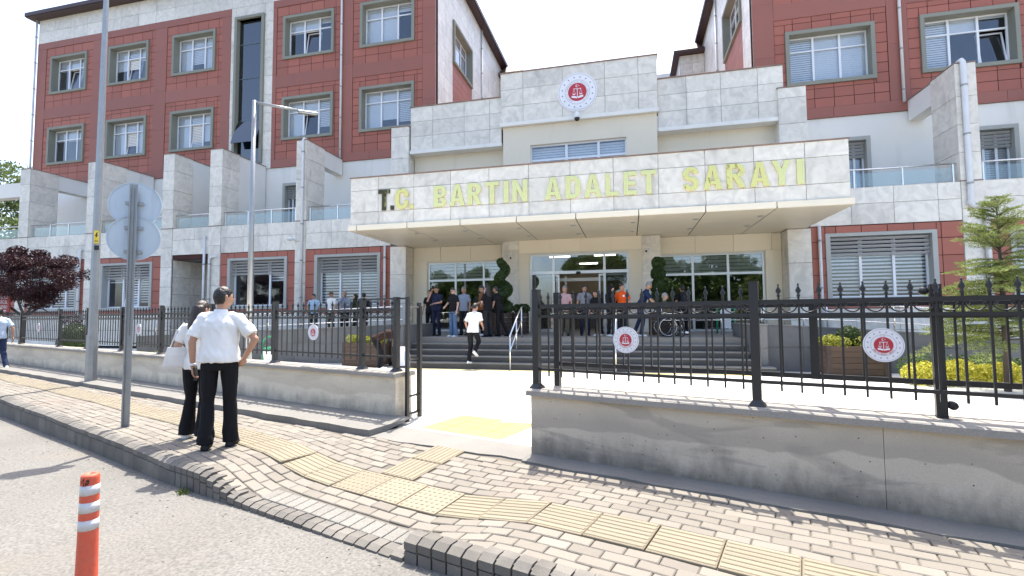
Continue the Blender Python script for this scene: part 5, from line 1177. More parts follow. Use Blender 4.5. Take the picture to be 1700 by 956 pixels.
# stainless handrails
def handrail(label, pts, feet, r=0.022, mid=0.42, name='handrail'):
    t = thing(name, label, 'handrail', feet[0]); obj('top_rail', MB().tube(pts, r, 8), 'steel', t)
    if mid: obj('mid_rail', MB().tube([(p[0], p[1], p[2] - mid) for p in pts], r * 0.7, 8), 'steel', t)
    for f in feet:
        # height of the rail above this foot
        L = [((Vector(b) - Vector(a)).length) for a, b in zip(pts, pts[1:])]; best = min(((abs((Vector(a).lerp(Vector(b), k / 20)).xy.to_3d().x - f[0]) + abs((Vector(a).lerp(Vector(b), k / 20)).y - f[1])), (Vector(a).lerp(Vector(b), k / 20)).z) for a, b in zip(pts, pts[1:]) for k in range(21))
        obj('post', MB().tube([f, (f[0], f[1], best[1])], r * 0.9, 8), 'steel', t)
    return t
for x, lab in ((-3.2, 'stainless steel handrail descending the left half of the steps'), (-0.35, 'stainless steel handrail descending the steps beside the round fence emblem')):
    handrail(lab, [(x, 13.05, 0.82), (x, 14.5, 1.62), (x, 14.75, 1.66)], [(x, 13.10, -0.1), (x, 13.9, 0.39), (x, 14.6, LZ)])
handrail('stainless steel handrail on the ramp wall right of the steps', [(3.3, 14.18, 1.75), (12, 14.18, 1.22)], [(x, 14.18, 1.13 - (x - 3.42) * 0.064) for x in (3.5, 5.0, 6.5, 8.0, 9.5, 11)])
handrail('stainless steel handrail on the ramp wall left of the steps', [(-7.0, 14.28, 1.72), (-17.3, 14.28, 1.34)], [(x, 14.28, 1.15 + (x + 7.0) * 0.0385) for x in (-7.2, -8.8, -10.4, -12, -13.6, -15.2, -16.8)])
handrail('stainless steel handrail along the landing in front of the right glazing', [(1.6, 16.9, 1.62), (5.4, 16.9, 1.62)], [(x, 16.9, LZ) for x in (1.7, 2.9, 4.1, 5.3)])
# ---------------------------------------------------------------- vegetation
def leaves_mesh(name, pts, nrm, size, m, jitter=0.9, aspect=0.55):
    """one small folded leaf (two triangles) per point"""
    n = len(pts); d = rng.normal(size=(n, 3)); d /= np.linalg.norm(d, axis=1)[:, None]
    w = nrm * (1 - jitter) + d * jitter; w /= np.linalg.norm(w, axis=1)[:, None] + 1e-9
    a = np.cross(w, rng.normal(size=(n, 3))); a /= np.linalg.norm(a, axis=1)[:, None] + 1e-9
    b = np.cross(w, a); s = size * rng.uniform(0.6, 1.25, size=(n, 1))
    V = np.empty((n, 4, 3)); V[:, 0] = pts - a * s; V[:, 1] = pts + b * s * aspect + w * s * 0.15; V[:, 2] = pts + a * s; V[:, 3] = pts - b * s * aspect + w * s * 0.15
    me = bpy.data.meshes.new(name); me.vertices.add(4 * n); me.vertices.foreach_set('co', V.ravel()); me.loops.add(4 * n); me.loops.foreach_set('vertex_index', np.arange(4 * n, dtype=np.int32))
    me.polygons.add(n); me.polygons.foreach_set('loop_start', np.arange(0, 4 * n, 4, dtype=np.int32)); me.polygons.foreach_set('loop_total', np.full(n, 4, dtype=np.int32)); me.update(); me.validate()
    me.materials.append(MATS[m]); return me
def clump_points(centres, radii, n, flat=0.8, shell=0.55):
    k = rng.integers(0, len(centres), n); c = np.asarray(centres)[k]; r = np.asarray(radii)[k][:, None]
    d = rng.normal(size=(n, 3)); d /= np.linalg.norm(d, axis=1)[:, None]; q = rng.uniform(shell ** 3, 1, size=(n, 1)) ** (1 / 3)
    off = d * q * r; off[:, 2] *= flat; return c + off, d
def limbs(mb, base, top, r, n, spread, rs, depth=2):
    """tapered limbs fanning out of a fork"""
    ends = []
    def grow(p, d, L, r, k):
        q = p + d * L * 0.5 + Vector(rs.normal(size=3)) * L * 0.06; e = p + d * L + Vector(rs.normal(size=3)) * L * 0.1
        mb.tube([p, q, e], [r, r * 0.8, r * 0.55], 7); ends.append(e)
        if k > 0:
            for _ in range(3 if k > 1 else 2):
                nd = (d + Vector(rs.normal(size=3)) * 0.55 + Vector((0, 0, 0.12))).normalized(); grow(e if rs.random() < 0.6 else q, nd, L * 0.68, r * 0.52, k - 1)
    for i in range(n):
        a = 2 * math.pi * (i + rs.random() * 0.5) / n; d = Vector((math.cos(a) * spread, math.sin(a) * spread, 1)).normalized(); grow(Vector(top), d, (Vector(top) - Vector(base)).length * 0.75, r * 0.6, depth)
    return ends
def tree(name, label, base, trunk_h, r, crown_c, crown_r, nclump, nleaf, size, m, bark='bark', spread=0.8, seed=1, flat=0.75, cr=(0.28, 0.5), group=None):
    rs = np.random.default_rng(seed); t = thing(name, label, 'tree', base, 0, group); b = Vector(base); top = b + Vector((0.05, 0.02, trunk_h)); mb = MB()
    mb.tube([b - Vector((0, 0, 0.05)), b + Vector((0.02, 0, trunk_h * 0.5)), top], [r * 1.3, r, r * 0.85], 9); ends = limbs(mb, b, top, r, 4, spread, rs, 2); obj('trunk', mb, bark, t)
    C = []; Rr = []; cc = np.array(crown_c); cr_ = np.array(crown_r)
    for i in range(nclump):
        d = rs.normal(size=3); d /= np.linalg.norm(d); q = rs.uniform(0.35, 1.0) ** 0.5; C.append(cc + d * q * cr_ * 0.86); Rr.append(rs.uniform(*cr) * cr_.mean() * 0.62)
    for e in ends[::2]: C.append(np.array(e)); Rr.append(0.22 * cr_.mean())
    pts, nr = clump_points(C, Rr, nleaf, flat, 0.35); obj('crown', leaves_mesh('crown', pts, nr, size, m), None, t); return t
tree('purple_leaf_tree', 'dark purple-leaved tree standing behind the left fence', (-22.3, 13.6, -0.08), 1.55, 0.09, (-22.2, 13.6, 3.05), (2.25, 1.8, 1.15), 60, 30000, 0.040, 'leaf_purple', 'bark_purple', 1.1, 3, 0.62, (0.22, 0.42))
tree('broadleaf_tree', 'tall green tree rising beyond the far left end of the courthouse', (-62, 36, -0.6), 4.5, 0.35, (-62, 36, 11.6), (7.8, 6, 6.6), 60, 22000, 0.17, 'leaf_pale', 'bark', 0.8, 5, 0.8, (0.2, 0.4))
for x, y, h_, s_, where in ((-24, -16, 8.5, 11, 'the westernmost window bay'), (-17.5, -15, 8.0, 12, 'the glazing left of the doors'), (-3.2, -17, 9.6, 13, 'the transom over the doors'), (4.5, -15, 8.5, 14, 'the first light right of the doors'), (10.5, -16, 9.0, 15, 'the middle light right of the doors'), (17, -16, 8.5, 16, 'the last light right of the doors')):
    tree('street_tree', 'broad green tree across the road, mirrored in ' + where, (x, y, -0.25), h_ * 0.22, 0.2, (x, y, h_ * (0.50 if x != -3.2 else 0.66)), (h_ * 0.44, h_ * 0.34, h_ * (0.46 if x != -3.2 else 0.32)), 60, 12000, 0.2, 'leaf_green', 'bark', 0.8, s_, 0.9, (0.3, 0.5), 'street trees across the road')

def conifer(label, base, h, r0, seed):
    rs = np.random.default_rng(seed); t = thing('conifer', label, 'tree', base); b = Vector(base); mb = MB(); mb.tube([b - Vector((0, 0, .05)), b + Vector((0.02, 0.01, h * 0.5)), b + Vector((0, 0, h))], [0.055, 0.04, 0.008], 8); obj('trunk', mb, 'bark', t)
    P_, D_ = [], []; br = MB(); z = 0.95
    while z < h * 0.985:
        f = z / h; n = 6 if f < 0.65 else 4
        for i in range(n):
            L = r0 * (1 - f) ** 0.8 * rs.uniform(0.6, 1.15) + 0.12
            a = rs.uniform(0, 2 * math.pi); p0 = b + Vector((0, 0, z + rs.uniform(-0.06, 0.06))); rise = rs.uniform(0.0, 0.22) if f < 0.7 else rs.uniform(0.35, 0.7); d = Vector((math.cos(a), math.sin(a), rise)); e = p0 + d * L + Vector((0, 0, -0.18 * L * L))
            md = p0.lerp(e, 0.5) + Vector((0, 0, 0.07 * L)); br.tube([p0, md, e], [0.011, 0.008, 0.003], 5)
            for q in np.linspace(0.15, 1.0, int(6 + 11 * L)):
                c = p0.lerp(md, q * 2) if q < 0.5 else md.lerp(e, q * 2 - 1); side = Vector((-d.y, d.x, 0)).normalized(); wd = (0.34 * L * (1.08 - q) + 0.07) * rs.uniform(0.6, 1.25)
                for s in (-1, 1):
                    tip = c + side * s * wd + d * wd * rs.uniform(0.35, 0.8) + Vector((0, 0, rs.uniform(-0.22, 0.05) * wd)); nn = int(5 + 34 * wd)
                    for k in np.linspace(0.03, 1, nn):
                        x = c.lerp(tip, k); P_.append(tuple(x)); D_.append(tuple((tip - c).normalized()))
        z += rs.uniform(0.10, 0.16)
    obj('branch', br, 'bark', t)
    P_ = np.array(P_); D_ = np.array(D_); n = len(P_); rep = 3; P_ = np.repeat(P_, rep, 0) + rng.normal(size=(n * rep, 3)) * 0.008; D_ = np.repeat(D_, rep, 0)
    d = D_ * 0.6 + rng.normal(size=D_.shape) * 0.55; d[:, 2] += 0.12; d /= np.linalg.norm(d, axis=1)[:, None]; up = np.cross(d, rng.normal(size=d.shape)); up /= np.linalg.norm(up, axis=1)[:, None]
    L = rng.uniform(0.024, 0.048, size=(len(P_), 1)); V = np.empty((len(P_), 3, 3)); V[:, 0] = P_ - up * 0.0048; V[:, 1] = P_ + up * 0.0048; V[:, 2] = P_ + d * L
    me = bpy.data.meshes.new('needles'); me.from_pydata(V.reshape(-1, 3).tolist(), [], np.arange(len(P_) * 3).reshape(-1, 3).tolist()); me.materials.append(MATS['needle']); o = obj('crown', me, None, t); return t
conifer('young green conifer with spreading sprays in front of the right wing', (6.75, 10.9, plaza_z(10.9)), 3.55, 1.55, 4)

def leaf_blob(name, label, parts, m, size, n, cat='shrub', parent=None, core=None):
    pts, nr = clump_points([p[0] for p in parts], [p[1] for p in parts], n, 1.0, 0.78); me = leaves_mesh(name, pts, nr, size, m, 0.6)
    if parent: return obj(name, me, None, parent)
    return tag(obj(name, me, None), label, cat)
# golden hedge at the right, bed plants at the left
def hedge(label, x0, x1, y0, y1, h, m, n, seed, size=0.03, name='hedge', step=0.28):
    rs = np.random.default_rng(seed); parts = []
    x = x0
    while x < x1:
        y = y0
        while y < y1 + 0.01: parts.append(((x + rs.normal() * 0.05, y + rs.normal() * 0.05, plaza_z(y) + h * 0.5 + rs.normal() * 0.03), h * rs.uniform(0.5, 0.68))); y += step
        x += step
    return leaf_blob(name, label, parts, m, size, n, 'hedge')
hedge('low golden-yellow hedge at the foot of the right ramp wall', 5.65, 9.6, 11.55, 12.1, 0.42, 'leaf_yellow', 16000, 2)
hedge('low green hedge behind the golden one along the right ramp wall', 6.0, 9.8, 12.75, 13.0, 0.5, 'leaf_green', 6000, 3)
hedge('low ground-cover hedge along the inside of the left fence', -24.5, -13.2, 12.6, 12.9, 0.34, 'leaf_lime', 12000, 4, 0.03)
rb_ = thing('round_bush', 'small dark clipped round bush behind the left fence', 'bush', (-17.6, 12.2, plaza_z(12.2))); leaf_blob('foliage', None, [((-17.6, 12.2, 0.52), 0.52), ((-17.6, 12.2, 0.85), 0.42)], 'leaf_topiary', 0.03, 5000, parent=rb_)
obj('core', MB().ball((-17.6, 12.2, 0.6), (0.42, 0.42, 0.6)), 'leaf_topiary', rb_)

# wooden planters, planks with corner posts
def planter(label, x, y, w, d, h, z, rz=0.0, plant='lime', ball=True):
    t = thing('wooden_planter', label, 'planter', (x, y, z), rz)
    def lo(nm, mb, m): return obj(nm, mb, m, t, True)
    n = max(3, int(h / 0.13))
    for k in range(n):
        z0, z1 = 0.05 + (h - 0.05) * k / n + 0.004, 0.05 + (h - 0.05) * (k + 1) / n - 0.004
        for y_ in (-d / 2, d / 2 - 0.03): lo('plank', MB().box(-w / 2 + 0.07, w / 2 - 0.07, y_, y_ + 0.03, z0, z1), 'wood_planter')
        for x_ in (-w / 2, w / 2 - 0.03): lo('plank', MB().box(x_, x_ + 0.03, -d / 2 + 0.07, d / 2 - 0.07, z0, z1), 'wood_planter')
    for sx in (-1, 1):
        for sy in (-1, 1): cx, cy = sx * (w / 2 - 0.035), sy * (d / 2 - 0.035); lo('corner_post', MB().box(cx - 0.045, cx + 0.045, cy - 0.045, cy + 0.045, 0.0, h + 0.01), 'wood_dark')
    lo('skid', MB().box(-w / 2 + 0.05, w / 2 - 0.05, -d / 2 - 0.005, -d / 2 + 0.04, 0.0, 0.05), 'wood_dark'); lo('soil', MB().box(-w / 2 + 0.03, w / 2 - 0.03, -d / 2 + 0.03, d / 2 - 0.03, h - 0.12, h - 0.05), 'soil')
    rs = np.random.default_rng(int(abs(x * 31 + y * 7))); parts = []
    for i in range(26): parts.append(((rs.uniform(-w / 2 + 0.08, w / 2 - 0.08), rs.uniform(-d / 2 + 0.08, d / 2 - 0.08), h + rs.uniform(0.02, 0.12)), rs.uniform(0.11, 0.17)))
    M_ = t.matrix_basis
    if plant: leaf_blob('shrub', None, parts, 'leaf_' + plant, 0.022, 6500, parent=t).matrix_parent_inverse = Matrix.Identity(4)
    if ball:
        s_ = leaf_blob('clipped_ball', None, [((0.03, 0.05, h + 0.20), 0.27)], 'leaf_topiary', 0.022, 4200, parent=t); s_.matrix_parent_inverse = Matrix.Identity(4); lo('ball_core', MB().ball((0.03, 0.05, h + 0.2), 0.24), 'leaf_topiary')
    return t
planter('wooden planter with yellow-green shrubs and a clipped ball before the right ramp wall', 5.15, 13.35, 1.25, 0.75, 0.72, plaza_z(13), R(2))
planter('wooden planter with yellow-green shrubs before the left ramp wall', -7.75, 13.45, 1.25, 0.75, 0.72, plaza_z(13), R(-2), ball=False)
def topiary(label, x, y, z, h, balls):
    t = thing('topiary', label, 'topiary', (x, y, z))
    # square tub
    for k in range(5): obj('plank', MB().box(x - 0.30, x + 0.30, y - 0.30, y + 0.30, z + 0.02 + 0.15 * k, z + 0.16 + 0.15 * k), 'wood_planter', t)
    for sx in (-1, 1):
        for sy in (-1, 1): obj('corner_post', MB().box(x + sx * 0.30 - 0.04, x + sx * 0.30 + 0.04, y + sy * 0.30 - 0.04, y + sy * 0.30 + 0.04, z, z + 0.80), 'wood_dark', t)
    parts = []; core_ = MB()
    if balls:
        for c, r in (((0, 1.15), 0.36), ((0.02, 1.62), 0.30), ((-0.02, 2.06), 0.24), ((0.0, 2.42), 0.22)):
            for i in range(6): a = i * 2.1; parts.append(((x + c[0] + 0.28 * r * math.cos(a), y + 0.28 * r * math.sin(a), z + c[1] + 0.12 * r * math.sin(a * 2)), r * 0.82))
            core_.ball((x + c[0], y, z + c[1]), r * 0.85)
    else:
        for i in range(60):
            f = i / 59; a = f * 2 * math.pi * 2.3 + 0.8; rad = 0.20 * (1 - f * 0.55); r = 0.26 - 0.11 * f; zz = z + 0.95 + (h - 1.1) * f
            parts.append(((x + rad * math.cos(a), y + rad * math.sin(a), zz), r)); core_.ball((x + rad * math.cos(a), y + rad * math.sin(a), zz), r * 0.85, 8, 6)
    obj('core', core_, 'leaf_topiary', t); leaf_blob('foliage', None, parts, 'leaf_topiary', 0.034, 13000, parent=t); obj('stem', MB().tube([(x, y, z + 0.6), (x, y, z + h - 0.4)], 0.03, 7), 'bark', t)
    return t
topiary('tall spiral-clipped evergreen in a wooden tub left of the doors', -4.35, 16.75, LZ, 2.75, False); topiary('evergreen clipped into stacked balls in a wooden tub right of the doors', 1.0, 17.1, LZ, 2.85, True)
pt = thing('plant_tub', 'dark square tub with a small leafy plant beside the spiral evergreen', 'planter', (-3.75, 17.1, LZ))
for k in range(5): obj('plank', MB().box(-3.98, -3.52, 16.87, 17.33, LZ + 0.02 + 0.15 * k, LZ + 0.16 + 0.15 * k), 'wood_dark', pt)
leaf_blob('plant', None, [((-3.75 + dx, 17.1, LZ + 0.92), 0.16) for dx in (-0.15, 0, 0.15)], 'leaf_topiary', 0.05, 900, parent=pt)
# weeds in the kerb joints
def tuft(label, u, v, n=60, s=0.09):
    mb = MB(); c = P(u, v, walk_z(u, v) - 0.01)
    for i in range(n):
        a = random.uniform(0, 6.28); r_ = abs(random.gauss(0, 0.028)); p = c + Vector((math.cos(a) * r_, math.sin(a) * r_, 0)); l = s * random.uniform(0.4, 1.2); d = Vector((math.cos(a) * 0.7, math.sin(a) * 0.7, 1)).normalized(); w = Vector((-math.sin(a), math.cos(a), 0)) * 0.003
        mb.add([p - w, p + w, p + d * l * 0.6 + w * 0.7, p + d * l + Vector((0, 0, -0.015)), p + d * l * 0.6 - w * 0.7], [(0, 1, 2, 3, 4)])
    return tag(obj('weed', mb, 'grass_blade'), label, 'weed')
tuft('small weed growing where the raised kerb starts again', 0.13, kerb_v(0.13) + 0.20, 60, 0.065); tuft('small weed on the footing at the end of the beige wall', -2.35, -0.12, 110, 0.07)
p_ = P(-2.55, kerb_v(-2.55) - 0.08); w_ = tuft('small weed growing on the road against the kerb', -2.55, kerb_v(-2.55) - 0.06, 90, 0.06); w_.location.z = road_z(p_.x) - walk_z(-2.55, kerb_v(-2.55)) + 0.01
# ---------------------------------------------------------------- people
REMESH = []
def later(o, voxel, smooth_it=6):
    m = o.modifiers.new('r', 'REMESH'); m.mode = 'VOXEL'; m.voxel_size = voxel; m.use_smooth_shade = True
    s = o.modifiers.new('s', 'SMOOTH'); s.factor = 0.5; s.iterations = smooth_it; REMESH.append(o)
EYE = MB().ball((0, 0, 0), 1.0, 8, 6).mesh('eye')
def ellipse_ring(c, ax, ay, a, b, n=16, p=1.0):
    return [c + ax * (a * math.cos(t)) + ay * (b * math.sin(t)) for t in (2 * math.pi * k / n for k in range(n))]
def head_part(mb, c, F, Rt, Up, k=1.0):
    """skull with jaw, brow, nose and ears; c is the middle of the head"""
    rings = []
    for i in range(15):
        t = -1 + 2 * (i + 0.02) / 14.04; w = math.sqrt(max(0, 1 - t * t)) if t > -0.35 else math.sqrt(1 - 0.1225) * (1 - ((-0.35 - t) / 0.66) ** 2.2 * 0.78)
        a, bf, bb = 0.076 * w, 0.098 * w, 0.098 * w
        if t < 0: a *= 1 - 0.18 * (-t); bb *= 1 - 0.45 * (-t)
        rings.append([c + Up * (0.118 * t) + Rt * (a * math.cos(u)) + F * ((bf if math.sin(u) > 0 else bb) * math.sin(u)) for u in (2 * math.pi * q / 18 for q in range(18))])
    mb.ring_loft(rings)
    mb.capsule([c + F * 0.090 + Up * 0.012, c + F * 0.112 - Up * 0.022], [0.009, 0.014], 8)                # nose
    for s in (-1, 1): mb.capsule([c + Rt * s * 0.076 - F * 0.006 + Up * 0.018, c + Rt * s * 0.078 - F * 0.004 - Up * 0.022], [0.017, 0.012], 8)
def hand_mb(wrist, d, palm_n, thumb_side, curl=0.5, k=1.0):
    """palm, four bent fingers of unequal length and a thumb; d points along the hand, palm_n out of the palm"""
    mb = MB(); d = d.normalized(); n = (palm_n - d * palm_n.dot(d)).normalized(); s = d.cross(n).normalized() * thumb_side
    rings = []
    for q, w, t in ((-0.01, 0.026, 0.020), (0.02, 0.036, 0.017), (0.06, 0.041, 0.014), (0.088, 0.040, 0.012)):
        c = wrist + d * q * k; rings.append(ellipse_ring(c, s, n, w * k, t * k, 10))
    mb.ring_loft(rings)
    for i, (off, L) in enumerate(((0.029, 0.070), (0.010, 0.080), (-0.009, 0.074), (-0.027, 0.058))):
        p0 = wrist + (d * 0.084 + s * off) * k; a1 = curl * 0.55; a2 = curl * 1.35; a3 = curl * 2.0; pts = [p0]
        for a, f in ((a1, 0.44), (a2, 0.32), (a3, 0.24)): pts.append(pts[-1] + (d * math.cos(a) + n * math.sin(a)) * L * f * k)
        mb.tube(pts, [0.0092 * k, 0.0088 * k, 0.0080 * k, 0.0062 * k], 7)
    p0 = wrist + (d * 0.025 + s * 0.030) * k; p1 = p0 + (d * 0.028 + s * 0.020 + n * 0.012) * k; p2 = p1 + (d * 0.028 + s * 0.004 + n * 0.016 * (0.5 + curl)) * k; mb.tube([p0, p1, p2], [0.012 * k, 0.0105 * k, 0.0075 * k], 7)
    return mb
def person(label, loc, rz, h=1.72, top='white', bottom='black', shoes='black', hair=('short', 'hair_black'), skin='skin', sleeve='short', lean=0.0, head=(0.0, 0.0),
           LA=None, RA=None, LL=None, RL=None, pelvis=(0, 0, 0.94), vox=0.014, hem=0.0, wide=1.0, glasses=False, flare=0.0, curl=(0.5, 0.5), group=None, palms=(None, None), shoe_mat=None, belly=0.0, loose=0.0):
    """figure facing local +Y; joints are given for a 1.75 m body and scaled"""
    t = thing('person', label, 'person', loc, rz, group); k = h / 1.75
    V3 = lambda p: Vector(p) * k
    pel = V3(pelvis); cl, sl = math.cos(lean), math.sin(lean); up = Vector((0, sl, cl)); fw = Vector((0, cl, -sl)); rt = Vector((1, 0, 0))
    neck = pel + up * 0.535 * k; sh = {s: pel + up * 0.462 * k + rt * s * 0.178 * k * wide for s in (-1, 1)}
    arms = {}
    for s, A in ((-1, LA), (1, RA)):
        if A is None: A = ((s * 0.245, -0.01 + sl * 0.45, 1.16 - 0.25 * (1 - cl)), (s * 0.27, 0.06 + sl * 0.45, 0.92 - 0.25 * (1 - cl)))
        arms[s] = (V3(A[0]), V3(A[1]))
    legs = {}
    for s, L in ((-1, LL), (1, RL)):
        if L is None: L = ((s * 0.105, 0.02, 0.50), (s * 0.115, -0.02, 0.085))
        legs[s] = (V3(L[0]), V3(L[1][:3]), L[1][3] if len(L[1]) == 4 else 0.0)
    hip = {s: pel + rt * s * 0.09 * k - up * 0.03 * k for s in (-1, 1)}
    hy, hp = head; F = (fw * math.cos(hp * 0 + 0) if False else Vector((0, 1, 0))); 
    hu = (Vector((0, math.sin(lean * 0.5), math.cos(lean * 0.5))))
    F = Vector((-math.sin(hy) * math.cos(hp), math.cos(hy) * math.cos(hp), math.sin(hp) - math.sin(lean * 0.5) * 0.6)).normalized(); Rt = F.cross(Vector((0, 0, 1))).normalized(); Up = Rt.cross(F).normalized()
    hc = neck + hu * 0.155 * k + F * 0.025 * k
    # body: one skin surface (head, neck, trunk, arms, legs)
    b = MB(); head_part(b, hc, F, Rt, Up); b.v = [tuple(hc + (Vector(p) - hc) * k) if i < len(b.v) else p for i, p in enumerate(b.v)]
    b.capsule([neck - up * 0.03 * k, hc - Up * 0.05 * k - F * 0.012 * k], [0.056 * k, 0.052 * k], 12)
    b.capsule([pel, pel + up * 0.22 * k, pel + up * 0.44 * k], [0.10 * k, 0.095 * k, 0.085 * k], 12)
    for s in (-1, 1):
        e, w = arms[s]; b.capsule([neck - up * 0.05 * k, sh[s]], [0.05 * k, 0.05 * k]); b.capsule([sh[s], sh[s].lerp(e, 0.5), e], [0.050 * k, 0.044 * k, 0.037 * k]); b.capsule([e, e.lerp(w, 0.35), w], [0.038 * k, 0.037 * k, 0.025 * k])
        kn, an = legs[s][0], legs[s][1]; b.capsule([hip[s], kn, an], [0.075 * k, 0.048 * k, 0.035 * k])
    body = obj('body', b, skin, t, True); later(body, min(vox, 0.009), 3)
    for i, s in enumerate((-1, 1)):
        e, w = arms[s]; d = (w - e).normalized(); pn = palms[i]
        pn = Vector(pn) if pn else Vector((-s, 0.1, 0)) if abs(d.z) > 0.5 else Vector((0, 0, -1))
        hd_ = obj('hand', hand_mb(w, d, pn, 1 if (pn.cross(d)).dot(Vector((0, 1, 0.3))) < 0 else -1, curl[i], k), skin, body, True); hd_.data.polygons.foreach_set('use_smooth', [True] * len(hd_.data.polygons))
    # top
    c = MB(); W = [(-0.06 - hem, 0.184 + belly * 0.3, 0.138 + belly * 0.5), (0.05, 0.176 + belly * 0.5, 0.132 + belly), (0.16, 0.160 + belly * 0.4, 0.116 + belly * 0.8), (0.28, 0.170, 0.120), (0.38, 0.178, 0.120), (0.44, 0.158, 0.105), (0.485, 0.108, 0.082), (0.525, 0.066, 0.064)]
    lz = lambda z: loose * (1 - smooth(0.30, 0.48, z)); rings = [ellipse_ring(pel + up * z * k + fw * (0.0 if z < 0.3 else -0.008) * k, rt, fw, (a + lz(z)) * k * wide, (bb + lz(z)) * k, 18) for z, a, bb in W]; c.ring_loft(rings)
    for s in (-1, 1):
        e, w = arms[s]; c.capsule([neck - up * 0.045 * k, sh[s]], [0.058 * k, 0.060 * k])
        if sleeve == 'short': m_ = sh[s].lerp(e, 0.78); c.tube([sh[s] - (e - sh[s]) * 0.05, sh[s].lerp(e, 0.4), m_], [0.058 * k, (0.060 + loose * 0.5) * k, (0.064 + loose * 0.7) * k], 14)
        else: c.capsule([sh[s], e], [0.066 * k, 0.054 * k]); c.capsule([e, e.lerp(w, 0.94)], [0.053 * k, 0.040 * k])
    shirt = obj('shirt', c, 'cloth_' + top, t, True); later(shirt, vox, 5)
    col_ = MB(); col_.ring_loft([ellipse_ring(neck - up * 0.012 * k, rt, fw, 0.074 * k, 0.07 * k, 14), ellipse_ring(neck + up * 0.03 * k + fw * 0.004, rt, fw, 0.066 * k, 0.064 * k, 14), ellipse_ring(neck + up * 0.03 * k + fw * 0.004, rt, fw, 0.058 * k, 0.056 * k, 14), ellipse_ring(neck - up * 0.02 * k, rt, fw, 0.06 * k, 0.056 * k, 14)], False); obj('collar', col_, 'cloth_' + top, t, True)
    # trousers
    c = MB(); c.ring_loft([ellipse_ring(pel + up * z * k, rt, fw, a * k * wide, bb * k, 18) for z, a, bb in ((-0.10, 0.150, 0.115), (-0.02, 0.168, 0.122), (0.05, 0.160, 0.116), (0.10, 0.150, 0.108))])
    for s in (-1, 1):
        kn, an = legs[s][0], legs[s][1]; th = hip[s] + Vector((s * 0.005 * k, 0, -0.02 * k)); ae = an + (an - kn).normalized() * 0.035 * k
        c.capsule([th, th.lerp(kn, 0.5), kn], [0.092 * k, 0.082 * k, 0.064 * k]); c.tube([kn, kn.lerp(ae, 0.5), ae], [0.064 * k, (0.060 + flare * 0.5) * k, (0.056 + flare) * k], 14)
    trousers = obj('trousers', c, 'cloth_' + bottom, t, True); later(trousers, vox, 5)
    # shoes
    for s in (-1, 1):
        an = legs[s][1]; kn = legs[s][0]; pitch = legs[s][2] if len(legs[s]) == 3 else 0.0; toe = Vector((s * 0.10, 1, 0)).normalized(); toe = (toe * math.cos(pitch) - Vector((0, 0, 1)) * math.sin(pitch)); u_ = toe.cross(Vector((1, 0, 0))); u_ = u_ if u_.z > 0 else -u_; sd_ = toe.cross(u_).normalized(); sole = an - u_ * 0.085 * k
        m = MB(); R_ = []
        for q, wd, ht in ((-0.075, 0.020, 0.050), (-0.060, 0.034, 0.075), (-0.01, 0.037, 0.085), (0.05, 0.040, 0.070), (0.11, 0.046, 0.050), (0.165, 0.042, 0.042), (0.19, 0.020, 0.030)):
            cc = sole + toe * q * k; R_.append([cc + sd_ * (wd * x) * k + u_ * (ht * z) * k for x, z in ((-1, 0), (-1.05, 0.35), (-0.75, 0.85), (0, 1), (0.75, 0.85), (1.05, 0.35), (1, 0))])
        m.ring_loft(R_); obj('shoe', m, shoe_mat or ('cloth_' + shoes), t, True)
    # face
    for s in (-1, 1):
        o = bpy.data.objects.new('eye', EYE); link(o, body, True); o.location = hc + (Rt * s * 0.031 + F * 0.0905 + Up * 0.006) * k; o.scale = (0.010 * k,) * 3
        if not EYE.materials: EYE.materials.append(MATS['eye_dark'])
        obj('eyebrow', MB().tube([hc + (Rt * s * 0.016 + F * 0.098 + Up * 0.026) * k, hc + (Rt * s * 0.032 + F * 0.094 + Up * 0.031) * k, hc + (Rt * s * 0.048 + F * 0.082 + Up * 0.027) * k], 0.0045 * k, 5), hair[1] if hair[1].startswith('hair') else 'hair_black', body, True)
    obj('mouth', MB().tube([hc + (Rt * -0.022 + F * 0.090 - Up * 0.058) * k, hc + (F * 0.099 - Up * 0.060) * k, hc + (Rt * 0.022 + F * 0.090 - Up * 0.058) * k], 0.0055 * k, 6), 'lip', body, True)
    if glasses:
        g_ = MB()
        for s in (-1, 1): g_.ball(tuple(hc + (Rt * s * 0.033 + F * 0.100 + Up * 0.006) * k), (0.026 * k, 0.022 * k, 0.019 * k)); g_.tube([hc + (Rt * s * 0.055 + F * 0.095 + Up * 0.01) * k, hc + (Rt * s * 0.08 - F * 0.0 + Up * 0.014) * k], 0.003, 5)
        obj('sunglasses', g_, 'black_plastic', t, True)
    kind, hm = hair
    hmb = MB()
    if kind in ('short', 'long', 'bun', 'balding'):
        rings = []
        for i in range(11):
            tt = 1.02 - 1.62 * i / 10                                # crown down to the nape
            w = math.sqrt(max(0.0, 1 - min(1, tt) ** 2)) + 0.015
            ring = []
            for q in range(18):
                u = 2 * math.pi * q / 18; fr = math.sin(u); lift = 0.13 * max(0, fr) ** 1.5 + (0.0 if kind != 'short' else 0.02)
                z = 0.118 * max(tt, 0.40 if fr > 0.55 else (0.10 if fr > -0.1 else tt)) if True else 0
                wz = math.sqrt(max(0.0, 1 - min(1, z / 0.118) ** 2)) if z > 0 else 1.0 + 0.35 * z / 0.118
                g_ = 1.06 + (0.05 if kind == 'long' else 0)
                ring.append(hc + (Up * (z * 1.07 + 0.006) + Rt * (0.076 * wz * g_ * math.cos(u)) + F * (0.098 * wz * g_ * fr) - F * 0.003) * k)
            rings.append(ring)
        hmb.ring_loft(rings, True)
